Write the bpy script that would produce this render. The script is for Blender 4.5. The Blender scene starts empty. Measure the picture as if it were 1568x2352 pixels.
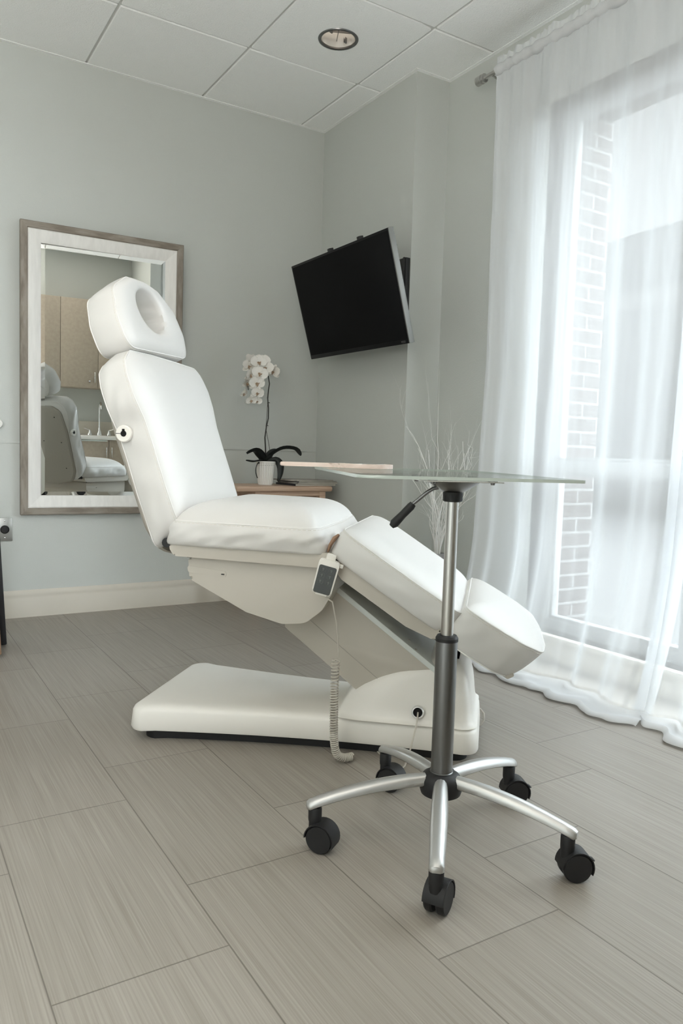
import bpy, bmesh, math, random
from mathutils import Vector, Matrix, noise
PI = math.pi
C = bpy.context.scene.collection
sc = bpy.context.scene

# ------------------------------------------------------------------ camera
cam_d = bpy.data.cameras.new('camera'); cam = bpy.data.objects.new('camera', cam_d); C.objects.link(cam)
YAW, PIT, ROL, F = 0.5563, -0.0788, 0.0299, 1739.43
fwd = Vector((math.sin(YAW)*math.cos(PIT), math.cos(YAW)*math.cos(PIT), math.sin(PIT)))
rgt = Vector((math.cos(YAW), -math.sin(YAW), 0)); upv = rgt.cross(fwd)
r2 = rgt*math.cos(ROL)+upv*math.sin(ROL); u2 = -rgt*math.sin(ROL)+upv*math.cos(ROL)
M = Matrix((r2, u2, -fwd)).transposed().to_4x4(); M.translation = Vector((-2.3224, -4.0539, 0.8797))
cam.matrix_world = M
cam_d.sensor_fit = 'VERTICAL'; cam_d.sensor_height = 36.0; cam_d.lens = F/2352*36.0
cam_d.clip_start = 0.02; cam_d.clip_end = 200
sc.camera = cam

# ------------------------------------------------------------------ sky, light, exposure
SKY = 0.50
w = bpy.data.worlds.new('overcast'); sc.world = w; w.use_nodes = True
bg = w.node_tree.nodes['Background']; bg.inputs[0].default_value = (0.90, 0.96, 1.0, 1); bg.inputs[1].default_value = SKY
PANEL = 2.0
LAMP = 0.04            # watts of each recessed downlight
sc.view_settings.view_transform = 'Standard'; sc.view_settings.look = 'None'
sc.view_settings.exposure = 0.40; sc.view_settings.gamma = 1.0; sc.view_settings.use_curve_mapping = False
try:
    sc.cycles.max_bounces = 10; sc.cycles.diffuse_bounces = 6; sc.cycles.transparent_max_bounces = 24
    sc.cycles.transmission_bounces = 8; sc.cycles.caustics_reflective = False
except Exception: pass
sl = bpy.data.lights.new('bright_overcast', 'SUN'); sl.energy = 17.5; sl.angle = math.radians(120); sl.color = (.87, .95, 1.0)
so_ = bpy.data.objects.new('bright_overcast', sl); C.objects.link(so_)
so_.rotation_euler = (-Vector((1.0, -.25, .70))).to_track_quat('-Z', 'Y').to_euler()
s2 = bpy.data.lights.new('low_overcast', 'SUN'); s2.energy = 18.0; s2.angle = math.radians(120); s2.color = (.87, .95, 1.0)
so2 = bpy.data.objects.new('low_overcast', s2); C.objects.link(so2)
so2.rotation_euler = (-Vector((.8, -.8, .30))).to_track_quat('-Z', 'Y').to_euler()
WX, WY0, WY1, WZ0, WZ1 = 0.206, -1.62, -3.58, 0.11, 2.40      # window opening in the right wall
pd = bpy.data.lights.new('window_daylight', 'AREA'); pd.shape = 'RECTANGLE'; pd.size = WZ1-WZ0; pd.size_y = WY0-WY1
pd.cycles.is_portal = True
# fill lamp for an added window behind the camera, tipped up at the ceiling
W2X0, W2X1, W2Z0, W2Z1, BACK = -3.80, -2.10, .35, 2.45, 62.0
ad = bpy.data.lights.new('rear_fill_light', 'AREA'); ad.shape = 'RECTANGLE'; ad.size = W2X1-W2X0-.1; ad.size_y = W2Z1-W2Z0-.1; ad.energy = BACK; ad.color = (1, .94, .87)
ao = bpy.data.objects.new('rear_fill_light', ad); C.objects.link(ao); ao.location = ((W2X0+W2X1)/2, -4.76, (W2Z0+W2Z1)/2); ao.rotation_euler = (PI/2+1.2, 0, 0)
po = bpy.data.objects.new('window_daylight', pd); C.objects.link(po)
po.location = (0.45, (WY0+WY1)/2, (WZ0+WZ1)/2); po.rotation_euler = (0, PI/2, 0)

# ------------------------------------------------------------------ materials
def srgb(r, g, b):
    f = lambda c: (c/255/12.92) if c/255 <= .04045 else ((c/255+.055)/1.055)**2.4
    return (f(r), f(g), f(b), 1)
def mat(name, col, rough=.5, metal=0., bump=None, var=None, spec=.5, trans=0., emit=None, coat=0.):
    m = bpy.data.materials.new(name); m.use_nodes = True; nt = m.node_tree; b = nt.nodes['Principled BSDF']
    b.inputs['Base Color'].default_value = col if len(col) == 4 else (*col, 1)
    b.inputs['Roughness'].default_value = rough; b.inputs['Metallic'].default_value = metal
    b.inputs['Specular IOR Level'].default_value = spec; b.inputs['Transmission Weight'].default_value = trans
    b.inputs['Coat Weight'].default_value = coat
    tc = nt.nodes.new('ShaderNodeTexCoord')
    if emit: b.inputs['Emission Color'].default_value = (*emit[:3], 1); b.inputs['Emission Strength'].default_value = emit[3]
    if bump:
        sc_, st, det = bump
        n = nt.nodes.new('ShaderNodeTexNoise'); n.inputs['Scale'].default_value = sc_; n.inputs['Detail'].default_value = det
        bp = nt.nodes.new('ShaderNodeBump'); bp.inputs['Strength'].default_value = st; bp.inputs['Distance'].default_value = .003
        nt.links.new(tc.outputs['Object'], n.inputs['Vector']); nt.links.new(n.outputs['Fac'], bp.inputs['Height'])
        nt.links.new(bp.outputs['Normal'], b.inputs['Normal'])
    if var:
        sc_, c2, vec = var
        mp = nt.nodes.new('ShaderNodeMapping'); mp.inputs['Scale'].default_value = vec
        n = nt.nodes.new('ShaderNodeTexNoise'); n.inputs['Scale'].default_value = sc_; n.inputs['Detail'].default_value = 5
        rp = nt.nodes.new('ShaderNodeValToRGB'); rp.color_ramp.elements[0].position = .35; rp.color_ramp.elements[1].position = .65
        rp.color_ramp.elements[0].color = col if len(col) == 4 else (*col, 1); rp.color_ramp.elements[1].color = c2 if len(c2) == 4 else (*c2, 1)
        nt.links.new(tc.outputs['Object'], mp.inputs['Vector']); nt.links.new(mp.outputs['Vector'], n.inputs['Vector'])
        nt.links.new(n.outputs['Fac'], rp.inputs['Fac']); nt.links.new(rp.outputs['Color'], b.inputs['Base Color'])
    return m
WALLC = (.555, .572, .545)
m_wall = mat('wall_paint', WALLC, .75, bump=(260, .25, 3))
m_trim = mat('trim_paint', (.62, .575, .50), .45, bump=(40, .05, 2))
m_ceil = mat('ceiling_tile', (.955, .96, .95), .9, bump=(170, 1.0, 5))
m_grid = mat('ceiling_grid', (.62, .62, .60), .6)
m_gap = mat('ceiling_gap', (.20, .20, .19), .8)
m_vinyl = mat('white_vinyl', (.71, .70, .68), .42, bump=(9, .10, 3))
m_seam = mat('vinyl_piping', (.80, .79, .77), .5)
m_stitch = mat('stitching', (.70, .66, .60), .7)
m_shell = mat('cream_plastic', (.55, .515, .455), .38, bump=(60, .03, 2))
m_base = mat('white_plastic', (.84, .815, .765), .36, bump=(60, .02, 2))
m_arm = mat('painted_metal', (.74, .78, .76), .45)
m_backsh = mat('beige_plastic', (.40, .375, .33), .5, bump=(400, .2, 2))
m_black = mat('black_plastic', (.012, .012, .013), .45)
m_rub = mat('black_rubber', (.009, .009, .010), .6)
m_dark = mat('dark_void', (.004, .004, .004), .9)
m_chrome = mat('chrome', (.80, .80, .80), .12, 1)
m_steel = mat('brushed_steel', (.50, .49, .47), .28, 1, var=(6, (.58, .57, .55), (40, 40, 1)))
m_gun = mat('grey_column_metal', (.20, .20, .20), .30, 1)
m_alu = mat('silver_paint', (.55, .55, .54), .38, .85)
m_screen = mat('tv_screen', (.003, .003, .0035), .35, spec=.06)
m_bez = mat('tv_bezel', (.004, .004, .005), .4, spec=.2)
m_wood = mat('pale_wood', srgb(198, 172, 150), .5, var=(3, srgb(180, 150, 128), (2, 2, 40)))
m_pad = mat('blush_wood', srgb(234, 218, 208), .5, var=(4, srgb(222, 202, 190), (3, 30, 30)))
m_frameo = mat('weathered_wood', srgb(150, 142, 132), .7, bump=(60, .4, 4), var=(5, srgb(122, 112, 101), (9, 9, 2)))
m_frameoh = mat('weathered_wood_across', srgb(150, 142, 132), .7, bump=(60, .4, 4), var=(5, srgb(122, 112, 101), (2, 9, 9)))
m_framei = mat('whitewashed_wood', srgb(232, 230, 226), .55, var=(4, srgb(224, 222, 218), (14, 14, 2)))
m_mirror = mat('mirror_silver', (.88, .90, .89), .0, 1)
m_cab = mat('taupe_laminate', srgb(176, 164, 148), .5, var=(8, srgb(168, 156, 141), (4, 4, 4)))
m_count = mat('white_counter', (.80, .79, .76), .3)
m_petal = mat('orchid_petal', (.86, .84, .79), .6)
m_lip = mat('orchid_lip', srgb(172, 148, 124), .6)
m_leaf = mat('orchid_leaf', srgb(48, 52, 50), .35)
m_stem = mat('orchid_stem', srgb(42, 40, 36), .6)
m_pot = mat('fluted_ceramic', (.80, .79, .76), .35)
m_soil = mat('bark_soil', srgb(70, 58, 46), .9, bump=(80, 1, 3))
m_twig = mat('white_twig', (.86, .86, .84), .6)
m_vase = mat('grey_ceramic', (.35, .35, .34), .4)
m_brown = mat('brown_suede', srgb(150, 120, 98), .8)
m_keypad = mat('keypad_grey', srgb(74, 78, 78), .4)
m_keys = mat('keypad_print', srgb(112, 116, 115), .5)
m_frame = mat('window_frame', (.34, .345, .345), .5)
m_plate = mat('outlet_steel', (.42, .42, .40), .4, .9)
m_trimtv = mat('tv_trim_silver', (.22, .22, .21), .45, .6)
m_paper = mat('magazine_paper', srgb(196, 194, 188), .5, var=(9, srgb(120, 112, 106), (1, 1, 1)))
m_paperd = mat('magazine_dark', srgb(44, 46, 52), .4)
m_paperw = mat('page_edges', srgb(188, 184, 172), .7)
m_card = mat('brown_board', srgb(132, 104, 82), .7)
m_conc = mat('outside_building', (.20, .20, .205), .8)
m_roof = mat('outside_roof', (.07, .075, .08), .8)
m_outb = mat('outside_band', (.30, .30, .30), .8)
m_ground = mat('outside_paving', (.11, .11, .11), .9, var=(2, (.09, .09, .09), (1, 1, 1)))
m_bulb = mat('lamp_glow', (.9, .9, .85), .5, emit=(1, .96, .90, 1.3))
m_diff = mat('panel_diffuser', (.9, .9, .88), .5, emit=(1, .95, .88, .5))
m_refl = mat('lamp_reflector', (.80, .79, .76), .25, .6, emit=None)

def floor_material():
    m = bpy.data.materials.new('vinyl_plank'); m.use_nodes = True; nt = m.node_tree; N = nt.nodes; L = nt.links
    b = N['Principled BSDF']; tc = N.new('ShaderNodeTexCoord'); sep = N.new('ShaderNodeSeparateXYZ'); L.new(tc.outputs['Object'], sep.inputs[0])
    def mth(op, a, b_=None, c=None):
        n = N.new('ShaderNodeMath'); n.operation = op
        for i, v in enumerate((a, b_, c)):
            if v is None: continue
            if isinstance(v, (int, float)): n.inputs[i].default_value = v
            else: L.new(v, n.inputs[i])
        return n.outputs[0]
    W_, Ln = 0.3015, 0.640
    xs = mth('DIVIDE', mth('ADD', sep.outputs['X'], 0.589+30*W_), W_)
    col = mth('FLOOR', xs); fx = mth('FRACT', xs)
    ys = mth('DIVIDE', mth('ADD', mth('ADD', sep.outputs['Y'], 2.659+20*Ln), mth('MULTIPLY', mth('SUBTRACT', col, 30-1), -0.2133)), Ln)
    row = mth('FLOOR', ys); fy = mth('FRACT', ys)
    ex = mth('MULTIPLY', mth('MINIMUM', fx, mth('SUBTRACT', 1, fx)), W_)
    ey = mth('MULTIPLY', mth('MINIMUM', fy, mth('SUBTRACT', 1, fy)), Ln)
    e = mth('MINIMUM', ex, ey)
    line = mth('SUBTRACT', 1, mth('MULTIPLY', e, 1/0.0022)); line = mth('MAXIMUM', line, 0)
    # streaks running across the room (the long side of each plank)
    mp = N.new('ShaderNodeMapping'); mp.inputs['Scale'].default_value = (330, 3.2, 1); L.new(tc.outputs['Object'], mp.inputs['Vector'])
    n1 = N.new('ShaderNodeTexNoise'); n1.inputs['Scale'].default_value = 1; n1.inputs['Detail'].default_value = 4; L.new(mp.outputs[0], n1.inputs['Vector'])
    mp2 = N.new('ShaderNodeMapping'); mp2.inputs['Scale'].default_value = (90, 1.2, 1); L.new(tc.outputs['Object'], mp2.inputs['Vector'])
    n2 = N.new('ShaderNodeTexNoise'); n2.inputs['Scale'].default_value = 1; n2.inputs['Detail'].default_value = 3; L.new(mp2.outputs[0], n2.inputs['Vector'])
    mix = mth('ADD', mth('MULTIPLY', n1.outputs['Fac'], .7), mth('MULTIPLY', n2.outputs['Fac'], .3))
    wn = N.new('ShaderNodeTexWhiteNoise'); wn.noise_dimensions = '2D'
    cb = N.new('ShaderNodeCombineXYZ'); L.new(col, cb.inputs[0]); L.new(row, cb.inputs[1]); L.new(cb.outputs[0], wn.inputs['Vector'])
    fac = mth('ADD', mix, mth('MULTIPLY', mth('SUBTRACT', wn.outputs['Value'], .5), .07))
    rp = N.new('ShaderNodeValToRGB'); rp.color_ramp.elements[0].position = .34; rp.color_ramp.elements[1].position = .66
    rp.color_ramp.elements[0].color = (.255, .228, .193, 1); rp.color_ramp.elements[1].color = (.355, .325, .285, 1)
    L.new(fac, rp.inputs['Fac'])
    mx = N.new('ShaderNodeMix'); mx.data_type = 'RGBA'; L.new(line, mx.inputs[0]); L.new(rp.outputs[0], mx.inputs[6]); mx.inputs[7].default_value = (.13, .115, .095, 1)
    L.new(mx.outputs[2], b.inputs['Base Color'])
    b.inputs['Roughness'].default_value = .42; b.inputs['Specular IOR Level'].default_value = .45
    bp = N.new('ShaderNodeBump'); bp.inputs['Strength'].default_value = .35; bp.inputs['Distance'].default_value = .001
    L.new(mth('SUBTRACT', fac, mth('MULTIPLY', line, 1.5)), bp.inputs['Height']); L.new(bp.outputs[0], b.inputs['Normal'])
    return m
m_floor = floor_material()

def brick_material():
    m = bpy.data.materials.new('brick'); m.use_nodes = True; nt = m.node_tree; N = nt.nodes; L = nt.links
    b = N['Principled BSDF']; tc = N.new('ShaderNodeTexCoord'); sep = N.new('ShaderNodeSeparateXYZ'); cb = N.new('ShaderNodeCombineXYZ')
    L.new(tc.outputs['Object'], sep.inputs[0])
    ad = N.new('ShaderNodeMath'); ad.operation = 'ADD'; L.new(sep.outputs[0], ad.inputs[0]); L.new(sep.outputs[1], ad.inputs[1])
    L.new(ad.outputs[0], cb.inputs[0]); L.new(sep.outputs[2], cb.inputs[1])
    bt = N.new('ShaderNodeTexBrick'); bt.inputs['Scale'].default_value = 1; bt.inputs['Brick Width'].default_value = .205; bt.inputs['Row Height'].default_value = .067
    bt.inputs['Mortar Size'].default_value = .006; bt.inputs['Color1'].default_value = (.055, .038, .035, 1); bt.inputs['Color2'].default_value = (.045, .033, .031, 1)
    bt.inputs['Mortar'].default_value = (.17, .166, .162, 1)
    L.new(cb.outputs[0], bt.inputs['Vector']); L.new(bt.outputs[0], b.inputs['Base Color']); b.inputs['Roughness'].default_value = .85
    return m
m_brick = brick_material()

def sheer_material(name, a, col=(.93, .95, .97)):
    m = bpy.data.materials.new(name); m.use_nodes = True; nt = m.node_tree; N = nt.nodes; L = nt.links
    N.remove(N['Principled BSDF']); out = N['Material Output']
    tr = N.new('ShaderNodeBsdfTransparent'); tl = N.new('ShaderNodeBsdfTranslucent'); df = N.new('ShaderNodeBsdfDiffuse')
    tl.inputs[0].default_value = (*col, 1); df.inputs[0].default_value = (*col, 1)
    m1 = N.new('ShaderNodeMixShader'); m1.inputs[0].default_value = .80; L.new(tl.outputs[0], m1.inputs[1]); L.new(df.outputs[0], m1.inputs[2])
    lw = N.new('ShaderNodeLayerWeight'); lw.inputs[0].default_value = .5
    mr = N.new('ShaderNodeMapRange'); mr.inputs['To Min'].default_value = a; mr.inputs['To Max'].default_value = min(1, a+.42)
    L.new(lw.outputs['Facing'], mr.inputs['Value'])
    m2 = N.new('ShaderNodeMixShader'); L.new(mr.outputs[0], m2.inputs[0]); L.new(tr.outputs[0], m2.inputs[1]); L.new(m1.outputs[0], m2.inputs[2])
    L.new(m2.outputs[0], out.inputs[0]); return m
m_sheer = sheer_material('sheer_voile', .60, (.82, .84, .86))
m_hem = sheer_material('sheer_hem', .85, (.80, .81, .82))
def glass_material(name, tint, refl):
    m = bpy.data.materials.new(name); m.use_nodes = True; nt = m.node_tree; N = nt.nodes; L = nt.links
    N.remove(N['Principled BSDF']); out = N['Material Output']
    tr = N.new('ShaderNodeBsdfTransparent'); tr.inputs[0].default_value = (*tint, 1)
    gl = N.new('ShaderNodeBsdfGlossy'); gl.inputs[1].default_value = .02
    lw = N.new('ShaderNodeLayerWeight'); lw.inputs[0].default_value = .5
    pw = N.new('ShaderNodeMath'); pw.operation = 'POWER'; L.new(lw.outputs['Facing'], pw.inputs[0]); pw.inputs[1].default_value = 5
    fr = N.new('ShaderNodeMath'); fr.operation = 'MULTIPLY_ADD'; L.new(pw.outputs[0], fr.inputs[0]); fr.inputs[1].default_value = refl; fr.inputs[2].default_value = .04
    mx = N.new('ShaderNodeMixShader'); L.new(fr.outputs[0], mx.inputs[0]); L.new(tr.outputs[0], mx.inputs[1]); L.new(gl.outputs[0], mx.inputs[2])
    L.new(mx.outputs[0], out.inputs[0]); return m
m_pane = glass_material('window_glass', (.97, .98, .98), .85)
m_tglass = glass_material('tabletop_glass', (.95, .97, .96), .55)
m_tedge = mat('glass_edge', (.48, .54, .50), .15, spec=.8)

# ------------------------------------------------------------------ mesh helpers
def obj(name, bm, m, parent=None, smooth=40, loc=None):
    me = bpy.data.meshes.new(name); bmesh.ops.recalc_face_normals(bm, faces=bm.faces[:]) if not getattr(bm, '_keep', False) else None
    bm.to_mesh(me); bm.free()
    for mm in (m if isinstance(m, (list, tuple)) else [m]): me.materials.append(mm)
    if smooth:
        for p in me.polygons: p.use_smooth = True
        try: me.set_sharp_from_angle(angle=math.radians(smooth))
        except Exception: pass
    o = bpy.data.objects.new(name, me); C.objects.link(o)
    if parent: o.parent = parent
    if loc: o.location = loc
    return o
def tag(o, label, cat, group=None, kind=None):
    if label: o['label'] = label
    if cat: o['category'] = cat
    if group: o['group'] = group
    if kind: o['kind'] = kind
    return o
def thing(name, label, cat, loc=(0, 0, 0), rz=0, group=None):
    o = bpy.data.objects.new(name, None); C.objects.link(o); o.location = loc; o.rotation_euler = (0, 0, rz)
    o.empty_display_size = .1
    return tag(o, label, cat, group)
def struct(name, bm, m, smooth=40, parent=None):
    o = obj(name, bm, m, parent, smooth); o['kind'] = 'structure'; return o
def box(bm, x0, x1, y0, y1, z0, z1, bev=0, seg=2, mi=0, mtx=None):
    r = bmesh.ops.create_cube(bm, size=1); vs = r['verts']
    for v in vs: v.co = Vector((x0+(v.co.x+.5)*(x1-x0), y0+(v.co.y+.5)*(y1-y0), z0+(v.co.z+.5)*(z1-z0)))
    if mtx: bmesh.ops.transform(bm, matrix=mtx, verts=vs)
    fs = list({f for v in vs for f in v.link_faces})
    for f in fs: f.material_index = mi
    if bev:
        es = list({e for v in vs for e in v.link_edges})
        bmesh.ops.bevel(bm, geom=es, offset=bev, segments=seg, profile=.5, affect='EDGES')
    return vs
def frames(pts):
    T = []
    for i in range(len(pts)):
        a = pts[max(0, i-1)]; b = pts[min(len(pts)-1, i+1)]; T.append((b-a).normalized())
    up = Vector((0, 0, 1)) if abs(T[0].z) < .9 else Vector((1, 0, 0))
    n = T[0].cross(up).normalized(); out = []
    for t in T:
        n = (n-t*n.dot(t)).normalized(); out.append((t, n, t.cross(n)))
    return out
def tube(bm, pts, r, n=10, cap=True, flat=None):
    pts = [Vector(p) for p in pts]; fr = frames(pts); rings = []
    rs = r if isinstance(r, (list, tuple)) else [r]*len(pts)
    for p, (t, a, b), rr in zip(pts, fr, rs):
        ring = []
        for k in range(n):
            th = 2*PI*k/n; ra = rr; rb = rr*(flat or 1)
            ring.append(bm.verts.new(p+a*math.cos(th)*ra+b*math.sin(th)*rb))
        rings.append(ring)
    for i in range(len(rings)-1):
        for k in range(n): bm.faces.new((rings[i][k], rings[i][(k+1) % n], rings[i+1][(k+1) % n], rings[i+1][k]))
    if cap: bm.faces.new(rings[0][::-1]); bm.faces.new(rings[-1])
    return rings
def closed_tube(bm, pts, r, n=6):
    pts = [Vector(p) for p in pts]; N_ = len(pts); rings = []
    for i in range(N_):
        t = (pts[(i+1) % N_]-pts[i-1]).normalized(); up = Vector((0.31, .2, .93)).normalized()
        a = t.cross(up).normalized(); b = t.cross(a)
        rings.append([bm.verts.new(pts[i]+a*math.cos(2*PI*k/n)*r+b*math.sin(2*PI*k/n)*r) for k in range(n)])
    for i in range(N_):
        for k in range(n): bm.faces.new((rings[i-1][k], rings[i-1][(k+1) % n], rings[i][(k+1) % n], rings[i][k]))
def lathe(bm, prof, n=32, c=(0, 0, 0), mtx=None, caps=True):
    rings = []
    for r, z in prof:
        rings.append([bm.verts.new(Vector((c[0]+r*math.cos(2*PI*k/n), c[1]+r*math.sin(2*PI*k/n), c[2]+z))) for k in range(n)])
    for i in range(len(rings)-1):
        for k in range(n): bm.faces.new((rings[i][k], rings[i][(k+1) % n], rings[i+1][(k+1) % n], rings[i+1][k]))
    if caps: bm.faces.new(rings[0][::-1]); bm.faces.new(rings[-1])
    if mtx: bmesh.ops.transform(bm, matrix=mtx, verts=[v for r in rings for v in r])
    return rings
def loft(bm, loops, cap0=True, cap1=True):
    R_ = [[bm.verts.new(Vector(p)) for p in l] for l in loops]; n = len(R_[0])
    for i in range(len(R_)-1):
        for k in range(n): bm.faces.new((R_[i][k], R_[i][(k+1) % n], R_[i+1][(k+1) % n], R_[i+1][k]))
    if cap0: bm.faces.new(R_[0][::-1])
    if cap1: bm.faces.new(R_[-1])
    return R_
def smooth_closed(ctrl, n):
    """Catmull-Rom through closed control points, resampled evenly to n"""
    P = [Vector(c) for c in ctrl]; m = len(P); raw = []
    for i in range(m):
        p0, p1, p2, p3 = P[i-1], P[i], P[(i+1) % m], P[(i+2) % m]
        for k in range(24):
            t = k/24
            raw.append(.5*((2*p1)+(-p0+p2)*t+(2*p0-5*p1+4*p2-p3)*t*t+(-p0+3*p1-3*p2+p3)*t**3))
    return resample(raw, n)
def resample(raw, n):
    d = [0]
    for i in range(len(raw)): d.append(d[-1]+(raw[(i+1) % len(raw)]-raw[i]).length)
    out = []; j = 0
    for k in range(n):
        s = d[-1]*k/n
        while d[j+1] < s: j += 1
        a = raw[j]; b = raw[(j+1) % len(raw)]; out.append(a.lerp(b, (s-d[j])/max(1e-9, d[j+1]-d[j])))
    return out
def round_poly(pts, rad, n=8):
    """rounded polygon, 2D; rad scalar or list"""
    out = []; m = len(pts)
    for i in range(m):
        p = Vector(pts[i]).to_2d(); a = Vector(pts[i-1]).to_2d()-p; b = Vector(pts[(i+1) % m]).to_2d()-p
        r = rad[i] if isinstance(rad, (list, tuple)) else rad
        la, lb = a.length, b.length; a.normalize(); b.normalize()
        ang = a.angle(b); q = min(r/math.tan(ang/2), la*.49, lb*.49)
        s, e = p+a*q, p+b*q
        for k in range(n+1):
            t = k/n; out.append((s*(1-t)**2+p*2*t*(1-t)+e*t*t))
    return out
def prism(bm, pts, lo, hi, axis='t', bev=0.0, seg=3, lo_scale=None):
    """extrude a 2D (a,b) outline; axis t -> coordinates (a, t, b)"""
    f = (lambda p, t: Vector((p[0], t, p[1]))) if axis == 't' else (lambda p, t: Vector((p[0], p[1], t)))
    a = [bm.verts.new(f(p, lo)) for p in pts]; b = [bm.verts.new(f(p, hi)) for p in pts]; n = len(pts)
    fa = bm.faces.new(a[::-1]); fb = bm.faces.new(b)
    for k in range(n): bm.faces.new((a[k], a[(k+1) % n], b[(k+1) % n], b[k]))
    if bev:
        es = list(fa.edges)+list(fb.edges)
        bmesh.ops.bevel(bm, geom=es, offset=bev, segments=seg, profile=.5, affect='EDGES')
    return a+b

# ------------------------------------------------------------------ room shell
H = 2.774; LX, BY = -3.9, -4.72
bm = bmesh.new(); box(bm, LX-.15, WX+.15, BY-.15, .15, -.1, 0); struct('floor', bm, m_floor, 0)
bm = bmesh.new(); box(bm, LX-.15, WX+.15, 0, .15, 0, H+.3); struct('wall_back', bm, m_wall, 0)
bm = bmesh.new(); box(bm, LX-.15, LX, BY, 0, 0, H+.3); struct('wall_left', bm, m_wall, 0)
bm = bmesh.new()
box(bm, LX-.15, W2X0, BY-.15, BY, 0, H+.3); box(bm, W2X1, WX+.15, BY-.15, BY, 0, H+.3); box(bm, W2X0, W2X1, BY-.15, BY, 0, W2Z0); box(bm, W2X0, W2X1, BY-.15, BY, W2Z1, H+.3)
struct('wall_front', bm, m_wall, 0)
bm = bmesh.new()
for a in ((W2X0, W2X0+.045, W2Z0, W2Z1), (W2X1-.045, W2X1, W2Z0, W2Z1), (W2X0, W2X1, W2Z0, W2Z0+.045), (W2X0, W2X1, W2Z1-.045, W2Z1), (-2.97, -2.93, W2Z0, W2Z1)): box(bm, a[0], a[1], BY-.14, BY-.08, a[2], a[3], .003)
struct('added_rear_window', bm, m_trim)  # frame of the unseen window, added to carry the rear fill lamp
bm = bmesh.new()   # right wall with the window opening, and the boxed-out chase carrying the television
box(bm, WX, WX+.15, WY0, 0, 0, H+.3); box(bm, WX, WX+.15, BY, WY1, 0, H+.3)
box(bm, WX, WX+.15, WY1, WY0, 0, WZ0); box(bm, WX, WX+.15, WY1, WY0, WZ1, H+.3)
struct('wall_right', bm, m_wall, 0)
bm = bmesh.new(); box(bm, 0, WX, -.9065, 0, 0, H+.3); struct('wall_chase', bm, m_wall, 0)
bm = bmesh.new(); box(bm, -.394, WX, BY, -3.64, 0, H+.3); struct('wall_closet', bm, m_wall, 0)
# skirting boards
def skirt(name, p0, p1, nrm, h=.137):
    bm = bmesh.new(); prof = [(0, 0), (.016, 0), (.016, h-.040), (.013, h-.034), (.0155, h-.026), (.012, h-.008), (.006, h), (0, h)]
    a = [bm.verts.new(Vector((p0[0]+nrm[0]*d, p0[1]+nrm[1]*d, z))) for d, z in prof]
    b = [bm.verts.new(Vector((p1[0]+nrm[0]*d, p1[1]+nrm[1]*d, z))) for d, z in prof]
    for k in range(len(prof)): bm.faces.new((a[k], a[(k+1) % len(prof)], b[(k+1) % len(prof)], b[k]))
    bm.faces.new(a[::-1]); bm.faces.new(b); struct(name, bm, m_trim, 50)
skirt('baseboard_back', (LX, 0), (0, 0), (0, -1)); skirt('baseboard_chase', (0, 0), (0, -.9065), (-1, 0))
skirt('baseboard_right', (WX, -.9225), (WX, -3.64), (-1, 0), .10); skirt('baseboard_return', (-.0, -.9065), (WX, -.9065), (0, -1))
skirt('baseboard_left', (LX, 0), (LX, BY), (1, 0))
bm = bmesh.new(); box(bm, LX, 0, -.004, 0, .8745, .8835, .0018, 2); struct('trim_1', bm, m_wall, 30)   # thin painted rail on the back wall
# ceiling: tegular tiles in a painted grid
T, TY, GU, GV = .61, .629, -.1631, -.614
xs = [GU-T*k for k in range(-1, 8)]; ys = [GV-TY*k for k in range(-1, 8)]
LAMPS = [(-.47, -.924), (-.47, -3.44), (-2.91, -.924), (-2.91, -3.44)]
bm = bmesh.new()
box(bm, LX-.15, WX+.15, BY-.15, .15, H+.25, H+.35)
for i in range(len(xs)-1):
    for j in range(len(ys)-1):
        x1, x0 = min(xs[i], WX+.1)-.006, max(xs[i+1], LX)+.006; y1, y0 = min(ys[j], .0)-.006, max(ys[j+1], BY)+.006
        if x1-x0 < .02 or y1-y0 < .02: continue
        lamp = [l for l in LAMPS if x0 < l[0] < x1 and y0 < l[1] < y1]
        if not lamp: box(bm, x0, x1, y0, y1, H-.006, H+.012, .003, 1)
        else:
            cx, cy = lamp[0]; n = 48; sq = []; ci = []
            for k in range(n):
                t = 2*PI*k/n; dx, dy = math.cos(t), math.sin(t)
                s = min((x1-cx)/dx if dx > 1e-6 else (x0-cx)/dx if dx < -1e-6 else 9, (y1-cy)/dy if dy > 1e-6 else (y0-cy)/dy if dy < -1e-6 else 9)
                sq.append((cx+dx*s, cy+dy*s)); ci.append((cx+dx*.083, cy+dy*.083))
            loft(bm, [[(*p, H+.012) for p in sq], [(*p, H-.006) for p in sq], [(*p, H-.006) for p in ci], [(*p, H+.012) for p in ci]], False, False)
struct('ceiling', bm, m_ceil, 0)
bm = bmesh.new()
for x in xs[1:]: box(bm, x-.012, x+.012, BY, 0, H+.002, H+.006)
for y in ys[1:]: box(bm, LX, WX+.1, y-.012, y+.012, H+.001, H+.005)
struct('trim_2', bm, m_grid, 0)
bm = bmesh.new()    # wall angle around the edge of the ceiling
box(bm, LX, 0, -.020, 0, H-.008, H-.004); box(bm, -.020, 0, -.9065, -.020, H-.008, H-.004)
box(bm, -.020, WX, -.9265, -.9065, H-.008, H-.004); box(bm, WX-.020, WX, -3.64, -.9265, H-.008, H-.004)
struct('trim_3', bm, m_ceil, 0)

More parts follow.
